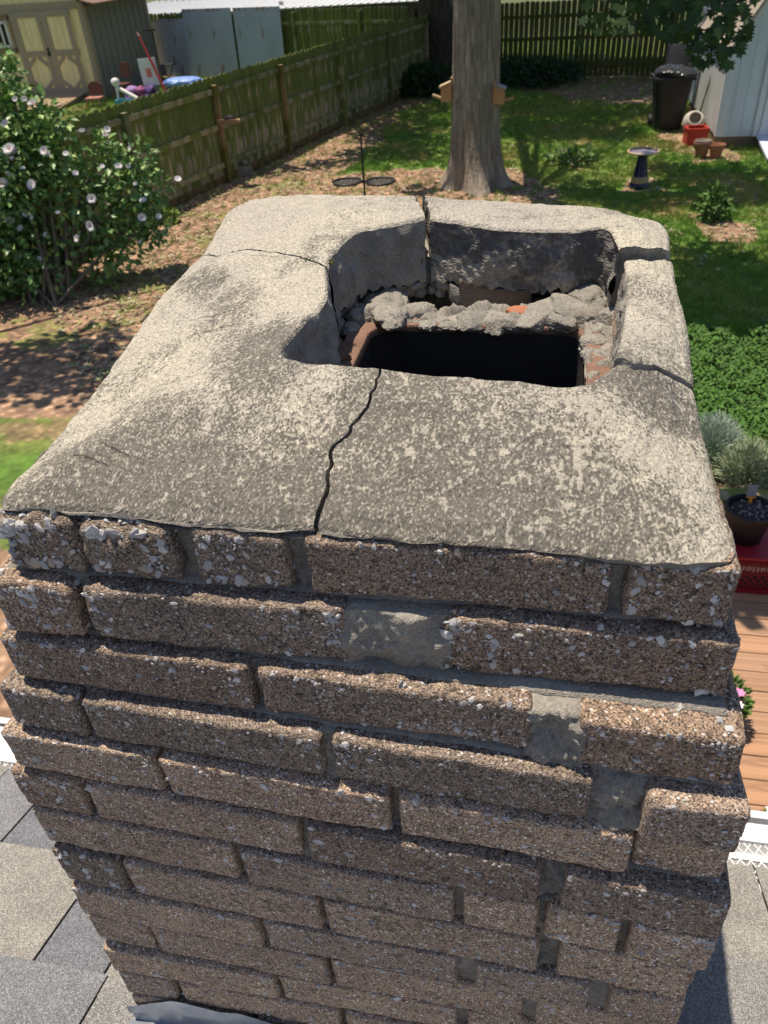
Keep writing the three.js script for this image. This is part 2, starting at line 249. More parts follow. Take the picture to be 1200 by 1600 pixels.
courses.forEach(([top, a, b, list], r) => {
  const pitch = courseHeight(r), H = r < 6 ? pitch - 0.0052 : pitch - 0.0068, D = 0.092, yaw = -Math.atan(b);
  for (const [x0, x1, o] of list) {
    const L = x1 - x0 + 0.003, xm = (x0 + x1) / 2, rough = (o.rough ?? 0.8 + br() * 0.5), s = seed++;
    const g = brickGeo(L, H, D, s, rough, r < 13, o.cut), c = r < 13 ? chips(L, H, D, Math.round((L / 0.197) * (145 + 60 * br()) * Math.min(o.chips ?? 1, 3.4)), (o.chips ?? 1) > 2.5 ? 1.75 : o.chips ? 1.3 : 1, s, rough) : null;
    const m = new THREE.Matrix4().compose(V3(xm, Y(top) - H / 2, a + b * xm - D / 2 + (o.out ?? 0) + (br() - 0.5) * 0.003), new THREE.Quaternion().setFromEuler(new THREE.Euler((br() - 0.5) * 0.02, yaw + (o.turn ?? 0), (br() - 0.5) * 0.012)), V3(1, 1, 1));
    g.applyMatrix4(m);
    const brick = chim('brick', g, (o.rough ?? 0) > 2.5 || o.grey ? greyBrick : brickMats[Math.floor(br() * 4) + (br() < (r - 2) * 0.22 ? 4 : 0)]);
    if (c) { c.applyMatrix4(m); chim('stone_chips', c, chipMat, brick).userData.kind = 'stuff'; }
  }
  // the sides and the back of the same course
  const xl = list[0][0], xr = list[list.length - 1][1], zf = a + b * xl - D - 0.009, zb = BACK[r];
  for (const side of [-1, 1]) {
    let z = (side < 0 ? zf : a + b * xr - D - 0.009) - (r % 2 ? 0 : 0.0); let first = r % 2 ? 0.098 : 0.194;
    while (z - zb > 0.03) {
      const L = Math.min(first, z - zb); first = 0.194; const dd = side > 0 && r < 3 ? 0.055 : 0.09, g = brickGeo(L, H, dd, seed++, 1.1, false);
      g.rotateY(side * Math.PI / 2).translate(side < 0 ? xl + dd / 2 : xr - dd / 2, Y(top) - H / 2, z - L / 2); chim('brick', g, brickMats[seed % 4]); z -= L + 0.01;
    }
  }
  for (let x = xl + 0.1; x < xr - 0.1;) { const L = Math.min(0.194, xr - 0.1 - x); if (L < 0.03) break; const g = brickGeo(L, H, 0.09, seed++, 1.1, false); g.rotateY(Math.PI).translate(x + L / 2, Y(top) - H / 2, zb + 0.045); chim('brick', g, brickMats[seed % 4]); x += L + 0.01; }
  // mortar: a bed that stands back from the faces, under and behind the bricks of this course (four walls round the flue space)
  const bed = (f, w, nx, th = 0.075) => {
    const g = new THREE.BoxGeometry(w, pitch + 0.012, th, nx, 10, 4), p = g.attributes.position, uv = g.attributes.uv;
    g.applyMatrix4(f);
    for (let i = 0; i < p.count; i++) { const x = p.getX(i), y = p.getY(i), z = p.getZ(i); uv.setXY(i, x + z * 0.3, y + z); p.setXYZ(i, x + 0.002 * fbm3(x * 50, y * 50, z * 50, 2), y, z + 0.0035 * fbm3(x * 45 + 9, y * 45 + r, z * 45, 3)); }
    return smoothNormals(g);
  };
  const w = xr - xl - 0.018, xm = (xl + xr) / 2, M = (x, z, t) => new THREE.Matrix4().makeRotationY(t).setPosition(x, Y(top) - pitch / 2 - 0.004, z), zs = a + Math.min(b * xl, b * xr) - 0.05, dep = zs - zb - 0.012, zm = (zs + zb) / 2;
  chim('mortar_bed', [bed(M(xm, a + b * xm - 0.015 - 0.0375, yaw), w, 130), bed(M(xm, zb + 0.009 + 0.0375, 0), w, 12), bed(M(xl + 0.009 + 0.0375, zm, Math.PI / 2), dep, 12), bed(M(xr - 0.009 - 0.0125, zm, Math.PI / 2), dep, 12, 0.025)], mortarMat);
});
// lower shaft down to the ground behind the eave
chim('shaft', box(0.6, CAM_Y - 1.16, 0.5, -0.137, (CAM_Y - 1.16) / 2, -0.80), mortarMat);
// mortar that fills upright joints and old repairs: [course, x0, x1, set back (m), lumpiness]
for (const [r, x0, x1, back, rough] of [[0, -0.158, -0.141, 0.003, 1.2], [0, 0.054, 0.068, 0.007, 0.4], [0, -0.24, -0.225, 0.012, 1.4], [0, -0.316, -0.308, 0.010, 1.4], [1, -0.121, -0.046, 0.0005, 1.0], [1, -0.328, -0.317, 0.012, 1], [2, 0.012, 0.049, 0.001, 2.2], [2, -0.196, -0.184, 0.008, 1], [3, 0.058, 0.097, 0.008, 2.6], [3, -0.141, -0.129, 0.003, 1], [5, 0.029, 0.053, 0.004, 1.6], [6, -0.04, -0.027, 0.004, 0.5], [7, 0.036, 0.06, 0.004, 1.5], [8, -0.038, -0.016, 0.004, 0.6], [8, 0.087, 0.109, 0.004, 0.6], [6, 0.032, 0.043, 0.005, 1], [9, 0.027, 0.046, 0.004, 0.8], [5, -0.172, -0.161, 0.004, 0.8], [6, -0.243, -0.231, 0.005, 0.8], [7, -0.378, -0.366, 0.004, 0.8], [7, -0.17, -0.158, 0.004, 0.8], [8, -0.242, -0.23, 0.004, 0.8]]) {
  const [top, a, b] = courses[r], H = courseHeight(r) + (rough > 0.9 && x1 - x0 > 0.03 ? 0.002 : -0.002), xm = (x0 + x1) / 2, w = x1 - x0 + 0.004;
  const g = new THREE.BoxGeometry(w, H, 0.05, Math.max(4, Math.round(w / 0.002)), 28, 8), p = g.attributes.position, uv = g.attributes.uv;
  g.translate(xm, Y(top) - H / 2 - 0.002, a + b * xm - 0.026 - back);
  for (let i = 0; i < p.count; i++) { const x = p.getX(i), y = p.getY(i), z = p.getZ(i); uv.setXY(i, x + z * 0.3, y + z); p.setXYZ(i, x, y + 0.002 * rough * fbm3(x * 60, y * 60, z * 60 + 4, 2), z - (x1 - x0 < 0.03 ? 0.006 : 0.001) + Math.min(rough * 1.5, 2.6) * (0.0075 * fbm3(x * 40 + r * 3, y * 40 + x0 * 90, z * 40, 5) + 0.0012 * noise3(x * 260, y * 260, 3))); }
  chim('mortar_patch', smoothNormals(g), mortarMat);
}

// crown: five slabs between cracks; each is a patch between the rim of the hole and the outer edge
const P = (px, py, y) => { const q = onY(px, py, Y(y)); return q; };
const CW = 0.58, CD = 0.72, cu = (x) => (x + 0.41) / CW, cv = (z) => (z + 1.045) / CD;
const blobs = (list) => list.map(([px, py, r, s]) => { const q = P(px, py, -0.285); return [q.x, q.z, r, s]; });
const darkBlobs = blobs([[230, 740, 0.055, 0.8], [80, 780, 0.07, 0.75], [150, 700, 0.03, 0.4], [330, 800, 0.06, 0.6], [200, 790, 0.06, 0.6], [430, 585, 0.05, 0.8], [400, 640, 0.025, 0.3], [330, 470, 0.035, 0.6], [270, 505, 0.025, 0.45], [370, 505, 0.03, 0.5], [480, 780, 0.05, 0.6], [700, 720, 0.06, 0.75], [620, 800, 0.07, 0.6], [740, 800, 0.06, 0.5], [880, 800, 0.06, 0.5], [600, 660, 0.04, 0.45], [830, 690, 0.04, 0.75], [800, 625, 0.035, 0.6], [930, 620, 0.04, 0.6], [1000, 640, 0.04, 0.6], [960, 740, 0.04, 0.5], [860, 830, 0.07, 0.35], [700, 620, 0.05, 0.35], [1020, 480, 0.06, 0.35], [1050, 570, 0.035, 0.5], [400, 330, 0.05, 0.4], [560, 320, 0.05, 0.3], [800, 335, 0.07, 0.35], [980, 350, 0.05, 0.5], [650, 310, 0.03, 0.4], [1075, 640, 0.03, 0.6], [1090, 760, 0.03, 0.5], [330, 770, 0.04, 0.3]]);
const paleBlobs = blobs([[860, 660, 0.045, 0.75], [930, 690, 0.045, 0.8], [880, 740, 0.03, 0.7], [990, 700, 0.03, 0.55], [720, 640, 0.03, 0.45], [1050, 800, 0.03, 0.5], [1030, 860, 0.016, 1], [1010, 560, 0.014, 1], [1040, 540, 0.022, 0.85], [1010, 505, 0.01, 0.8], [770, 610, 0.03, 0.5], [650, 690, 0.03, 0.3], [870, 775, 0.02, 0.6], [1030, 720, 0.02, 0.7], [397, 603, 0.005, 1.2], [850, 335, 0.02, 0.5], [715, 322, 0.02, 0.5]]);
const scratches = [[300, 517, 345, 520], [295, 542, 385, 540], [270, 614, 355, 610], [330, 637, 352, 619], [400, 445, 440, 452], [325, 470, 370, 467], [105, 700, 165, 712], [240, 590, 262, 578], [250, 425, 300, 432], [560, 350, 590, 356], [720, 662, 742, 660], [640, 735, 655, 733], [160, 690, 200, 705]].map(([a, b, c2, d]) => { const p = P(a, b, -0.285), q = P(c2, d, -0.285); return [p.x, p.z, q.x, q.z, 0.0011]; });
const GN = 128, blobGrid = (list) => { const a = new Float32Array((GN + 1) * (GN + 1)); for (let j = 0; j <= GN; j++) for (let i = 0; i <= GN; i++) { const x = (i / GN) * CW - 0.41, z = (j / GN) * CD - 1.045; let q = 0; for (const [bx, bz, r, w] of list) { const dx = x - bx, dz = z - bz; q += w * Math.exp(-1.1 * (dx * dx + dz * dz) / (r * r)); } a[j * (GN + 1) + i] = q; } return a; };
const darkGrid = blobGrid(darkBlobs), paleGrid = blobGrid(paleBlobs), gsum = (a, u, v) => { const x = Math.min(u * GN, GN - 0.001), y = Math.min(v * GN, GN - 0.001), i = Math.floor(x), j = Math.floor(y), f = x - i, g = y - j, o = j * (GN + 1) + i; return mix(mix(a[o], a[o + 1], f), mix(a[o + GN + 1], a[o + GN + 2], f), g); };
const [crownMap, crownBump] = texPair(1088, 1344, (u, v) => {
  const sand = cells(u, v, 500, 21), f1 = fbm2(u, v, 9, 200, 5), f2 = fbm2(u, v, 42, 230, 4), f3 = fbm2(u, v, 200, 260, 3), warm = fbm2(u, v, 6, 290, 3);
  let dk = 0.02 + gsum(darkGrid, u, v);
  dk += 1.5 * (f1 - 0.5) + 0.10;
  const pl = gsum(paleGrid, u, v);
  const ga = sstep(0.22, 0.86, dk * 0.8 + (f2 - 0.5) * 0.8 + (f3 - 0.5) * 0.7 + 0.1), grime = 0.92 * sstep(sand[2] - 0.16, sand[2] + 0.16, 0.05 + 0.76 * ga);
  const lich = 0.8 * sstep(0.48, 0.66, pl * 0.40 + (f2 - 0.5) * 1.3 + (f3 - 0.5) * 2.2);
  const gr = 0.66 + 0.62 * sand[1]; let c = [0.445 * gr, 0.415 * gr, 0.345 * gr]; const w = 0.85 + 0.3 * warm; c[0] *= w; c[1] *= w * 0.995; c[2] *= w * (1.06 - 0.14 * warm);
  const gk = 1, g2 = 0.75 + 0.5 * sand[1]; { const dl = 1 - 0.25 * ga; c = [c[0] * dl, c[1] * dl, c[2] * dl]; } c = [mix(c[0], 0.122 * g2, grime * gk), mix(c[1], 0.114 * g2, grime * gk), mix(c[2], 0.095 * g2, grime * gk)];
  const pk = 0.82 + 0.3 * sand[1]; c = [mix(c[0], 0.46 * pk, lich), mix(c[1], 0.43 * pk, lich), mix(c[2], 0.355 * pk, lich)];
  if (sand[2] < 0.02 && sand[0] < 0.4) c = c.map((q) => q * 0.45);
  let hh = 0; { const x = u * CW - 0.41, z = v * CD - 1.045, wob = 0.003 * (f2 - 0.5); for (const [ax, az, bx, bz, ww] of scratches) { if (x < Math.min(ax, bx) - 0.004 || x > Math.max(ax, bx) + 0.004 || z < Math.min(az, bz) - 0.004 || z > Math.max(az, bz) + 0.004) continue; const dx = bx - ax, dz = bz - az, t = clamp(((x - ax) * dx + (z - az) * dz) / (dx * dx + dz * dz)), ex = x - ax - t * dx, ez = z - az - t * dz + wob, d = Math.sqrt(ex * ex + ez * ez), wd = ww * (0.3 + f3 * 1.4) * (1 - Math.abs(t - 0.5)); if (d < wd) { hh -= 0.6 * (1 - d / wd); c = c.map((q) => q * 0.55); } } }  // scratch grooves; the shadow of each small ridge is darkened into the colour
  return [...c, hh + 0.45 + 0.28 * (sand[1] - 0.5) + 0.5 * (f3 - 0.5) + 0.4 * (f2 - 0.5) + 0.08 * lich];
}, false);
const crownMat = mat([1, 1, 1], 0.95, { map: crownMap, bumpMap: crownBump, bumpScale: 0.0022 });
const crackLines = {
  A: [[597, 575, -0.258], [584, 612, -0.265], [578, 640, -0.272], [549, 668, -0.278], [527, 700, -0.286], [515, 745, -0.294], [505, 790, -0.303], [497, 827, -0.311]],
  B: [[513, 417, -0.25], [470, 404, -0.252], [400, 396, -0.257], [345, 402, -0.263], [311, 399, -0.268]],
  C: [[668, 343, -0.249], [660, 325, -0.254], [651, 305, -0.261]],
  E: [[972, 386, -0.254], [1015, 392, -0.262], [1055, 391, -0.272]],
  D: [[960, 568, -0.262], [985, 582, -0.268], [1030, 592, -0.279], [1065, 604, -0.290], [1087, 609, -0.297]],
};
const pl3 = (l) => l.map(([x, y, h]) => P(x, y, h));
function along(points, t) { const L = [0]; for (let i = 1; i < points.length; i++) L.push(L[i - 1] + points[i].distanceTo(points[i - 1])); const s = t * L[L.length - 1]; let i = 1; while (i < points.length - 1 && L[i] < s) i++; return points[i - 1].clone().lerp(points[i], (s - L[i - 1]) / (L[i] - L[i - 1])); }
const jag = (q, k) => { const x = q.x, z = q.z; q.x += 0.0055 * fbm3(x * 75 + k, z * 75, 3.1, 4); q.z += 0.0055 * fbm3(x * 75, z * 75 + k, 8.7, 4); return q; };
function slab(label, rimPx, outPx, c0, c1, gaps, nu, nv, lift = () => 0, wall = concreteMat) {
  const rim = new THREE.CatmullRomCurve3(pl3(rimPx), false, 'centripetal'), out = new THREE.CatmullRomCurve3(pl3(outPx), false, 'centripetal');
  const k0 = pl3(crackLines[c0]), k1 = pl3(crackLines[c1]);
  const mid = rim.getPoint(0.5).lerp(out.getPoint(0.5), 0.5);
  const shift = (line, gap) => (v) => { const q = jag(along(line, v), line === k0 ? c0.charCodeAt(0) : c1.charCodeAt(0)), d = V3().subVectors(line[line.length - 1], line[0]), n = V3(-d.z, 0, d.x).normalize(); if (n.dot(V3().subVectors(mid, q)) < 0) n.negate(); return q.addScaledVector(n, gap[0] + (gap[1] - gap[0]) * v); };
  const e0 = shift(k0, gaps[0]), e1 = shift(k1, gaps[1]), A0 = e0(0), A1 = e0(1), B0 = e1(0), B1 = e1(1), r0 = rim.getPoint(0), r1 = rim.getPoint(1), o0 = out.getPoint(0), o1 = out.getPoint(1);
  const fixed = (c, p0, p1, q0, q1) => (u) => c.getPoint(u).addScaledVector(V3().subVectors(q0, p0), (1 - u) ** 6).addScaledVector(V3().subVectors(q1, p1), u ** 6);
  const rf = fixed(rim, r0, r1, A0, B0), of = fixed(out, o0, o1, A1, B1);
  const surf = (u, v) => {
    const q = rf(u).multiplyScalar(1 - v).addScaledVector(of(u), v).addScaledVector(e0(v), 1 - u).addScaledVector(e1(v), u);
    q.addScaledVector(A0, -(1 - u) * (1 - v)).addScaledVector(A1, -(1 - u) * v).addScaledVector(B0, -u * (1 - v)).addScaledVector(B1, -u * v);
    return q;
  };
  let drop = 0;
  const topY = (q, u, v) => {
    const w = out.getPoint(u), de = (1 - v) * surf(u, 0).distanceTo(w), rr = clamp((w.y - Y(-0.312)) * 0.6, 0.0018, 0.014);
    drop = 0; let y = q.y + lift(u) + 0.010 * Math.sin(Math.PI * v) * 0.35;
    if (de < rr) { const t = 1 - de / rr; drop = rr * (1 - Math.sqrt(Math.max(0, 1 - t * t))); y -= drop; }
    const dr = v * surf(u, 0).distanceTo(w); if (dr < 0.005) { const t = 1 - dr / 0.005; drop = 0.0035 * (1 - Math.sqrt(1 - t * t)); y -= drop; }
    return y + 0.0055 * fbm3(q.x * 22, q.z * 22, 1.5, 4) + 0.0010 * fbm3(q.x * 150, q.z * 150, 4.5, 3);
  };
  const top = gridSurface(nu, nv, (u, v) => { const q = surf(u, v); q.y = topY(q, u, v); q.x += 0.002 * fbm3(q.x * 60, q.z * 60, 9, 2) * v ** 4; q.z += 0.003 * fbm3(q.x * 60, q.z * 60, 19, 2) * v ** 4; q.drop = drop; return q; }, (q) => [cu(q.x + q.drop), cv(q.z + q.drop)]);
  const skirt = (edge, low, push, rough, n, inward) => gridSurface(n, 22, (s, t) => {
    const [u, v] = edge(s), q = surf(u, v), yt = topY(q, u, v); if (v === 1) { q.x += 0.002 * fbm3(q.x * 60, q.z * 60, 9, 2); q.z += 0.003 * fbm3(q.x * 60, q.z * 60, 19, 2); }
    const yb = low(s, q), y = mix(yt, yb, t), d = inward(u, v), k = Math.sin(Math.min(1, t * 4) * Math.PI / 2);
    q.addScaledVector(d, push * t + k * rough * fbm3(q.x * 55 + 3, y * 55, q.z * 55, 4)); q.y = y; return q;
  }, (q, s, t) => [q.x - q.z, q.y + t * 0.004]);
  const toMid = (u, v) => { const a = surf(u, 0.5), b = surf(u, v); return V3(b.x - a.x, 0, b.z - a.z).normalize(); };
  const o = chim('crown_slab', top, crownMat); o.userData.label = label;
  const jagged = (s, q) => Y(-0.316) + 0.007 * fbm3(q.x * 60, q.z * 60, 5.5, 3) + 0.004 * noise3(q.x * 230, q.z * 230, 2);
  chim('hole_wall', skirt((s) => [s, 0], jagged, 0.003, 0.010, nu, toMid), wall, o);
  chim('outer_edge', skirt((s) => [s, 1], (s, q) => Y(-0.3130) + 0.0028 * fbm3(q.x * 55, q.z * 55, 3, 3), 0.001, 0.003, nu, toMid), crownSide, o);
  const away = (sg) => (u, v) => { const a = surf(0.5, v), b = surf(u, v); return V3(b.x - a.x, 0, b.z - a.z).normalize(); };
  chim('broken_edge', [skirt((s) => [0, s], () => Y(-0.318), -0.003, 0.005, nv, away(0)), skirt((s) => [1, s], () => Y(-0.318), -0.003, 0.005, nv, away(1))], concreteMat, o);
  chim('underside', gridSurface(Math.round(nu / 3), 10, (u, v) => { const q = surf(u, v); q.y = Y(-0.3185) + 0.004 * fbm3(q.x * 60, q.z * 60, 5.5, 2) * (1 - v); return q; }, (q) => [q.x, q.z]), mortarMat, o);
}
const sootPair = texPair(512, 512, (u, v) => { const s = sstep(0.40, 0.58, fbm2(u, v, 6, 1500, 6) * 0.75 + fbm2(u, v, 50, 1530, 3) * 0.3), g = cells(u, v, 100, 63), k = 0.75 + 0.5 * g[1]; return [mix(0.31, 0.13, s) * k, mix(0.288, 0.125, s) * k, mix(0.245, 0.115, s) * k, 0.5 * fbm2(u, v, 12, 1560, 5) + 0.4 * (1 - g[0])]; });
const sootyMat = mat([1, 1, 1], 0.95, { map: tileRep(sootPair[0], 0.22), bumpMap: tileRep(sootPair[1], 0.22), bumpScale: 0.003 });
const crownSide = concreteMat;
slab('front left crown slab, paler, smeared with smooth beige mortar', [[596, 574, -0.258], [545, 572, -0.258], [495, 569, -0.257], [455, 561, -0.255], [440, 546, -0.253], [460, 520, -0.252], [487, 493, -0.251], [510, 467, -0.25], [513, 440, -0.25], [513, 418, -0.25]],
  [[497, 827, -0.311], [300, 815, -0.311], [160, 801, -0.311], [70, 793, -0.311], [4, 787, -0.311], [60, 715, -0.311], [118, 648, -0.308], [190, 552, -0.296], [248, 462, -0.281], [312, 400, -0.268]], 'A', 'B', [[0.001, 0.0018], [0.0014, 0.0014]], 190, 96);
slab('back left crown slab with a flaking surface', [[513, 416, -0.25], [518, 397, -0.249], [540, 372, -0.248], [564, 357, -0.248], [614, 350, -0.248], [664, 343, -0.248]],
  [[310, 398, -0.268], [336, 358, -0.262], [368, 320, -0.258], [402, 307, -0.260], [520, 303, -0.26], [643, 301, -0.26]], 'B', 'C', [[0.0016, 0.0014], [0.002, 0.006]], 150, 70);
slab('back right crown slab, grey and sooty toward the flue', [[681, 344, -0.25], [760, 351, -0.25], [835, 358, -0.251], [895, 358, -0.252], [945, 352, -0.252], [968, 378, -0.254]],
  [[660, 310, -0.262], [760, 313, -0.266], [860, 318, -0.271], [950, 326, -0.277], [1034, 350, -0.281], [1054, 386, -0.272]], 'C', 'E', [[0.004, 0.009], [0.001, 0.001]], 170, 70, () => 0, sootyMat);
slab('narrow right crown slab, sunk a little, with round lichen spots', [[985, 401, -0.263], [983, 440, -0.263], [977, 490, -0.263], [970, 530, -0.263], [961, 566, -0.262]],
  [[1056, 398, -0.277], [1064, 440, -0.274], [1075, 490, -0.281], [1082, 545, -0.288], [1086, 606, -0.297]], 'E', 'D', [[0.008, 0.004], [0.0014, 0.001]], 110, 60, (u) => mix(-0.010, 0.004, u));
slab('front right crown slab, blotched with dark grime and cream lichen', [[959, 570, -0.262], [938, 582, -0.262], [910, 597, -0.262], [870, 601, -0.261], [780, 592, -0.26], [690, 583, -0.259], [598, 575, -0.258]],
  [[1088, 612, -0.298], [1104, 700, -0.309], [1125, 800, -0.315], [1137, 880, -0.316], [980, 872, -0.313], [750, 851, -0.312], [500, 828, -0.311]], 'D', 'A', [[0.0014, 0.001], [0.001, 0.0018]], 190, 96);

// inside the hole: broken mortar bed round the flue tile, a back pit with a leaning tile, crumbs of mortar
const FX0 = -0.176, FX1 = 0.050, FZ0 = -0.772, FZ1 = -0.545, FT = -0.338;
{
  const ring = (off, r) => { const s = new THREE.Shape(), x0 = FX0 - off, x1 = FX1 + off, z0 = -FZ1 - off, z1 = -FZ0 + off, q = r + off; s.moveTo(x0 + q, z0); s.lineTo(x1 - q, z0); s.absarc(x1 - q, z0 + q, q, -Math.PI / 2, 0); s.lineTo(x1, z1 - q); s.absarc(x1 - q, z1 - q, q, 0, Math.PI / 2); s.lineTo(x0 + q, z1); s.absarc(x0 + q, z1 - q, q, Math.PI / 2, Math.PI); s.lineTo(x0, z0 + q); s.absarc(x0 + q, z0 + q, q, Math.PI, Math.PI * 1.5); return s; };
  const s = ring(0.019, 0.03); s.holes.push(ring(0, 0.03)); const g = new THREE.ExtrudeGeometry(s, { depth: 0.55, bevelEnabled: true, bevelSize: 0.002, bevelThickness: 0.003, bevelSegments: 2, curveSegments: 10 });
  g.rotateX(Math.PI / 2); g.scale(1, 1, 1); // shape y -> z, depth -> -y
  const p = g.attributes.position; for (let i = 0; i < p.count; i++) p.setXYZ(i, p.getX(i), p.getY(i) + Y(FT), -p.getZ(i));
  g.index = null; g.computeVertexNormals(); const flue = chim('flue_liner', g, tileMat);
  const sh = ring(-0.004, 0.03).getPoints(12), n = sh.length; chim('soot', gridSurface(n, 30, (u, v) => { const q = sh[Math.round(u * n) % n]; return V3(q.x + 0.0008 * noise3(q.x * 200, v * 60, q.y * 200), Y(FT - 0.004 - 0.9 * v), -q.y); }), sootMat, flue);
}
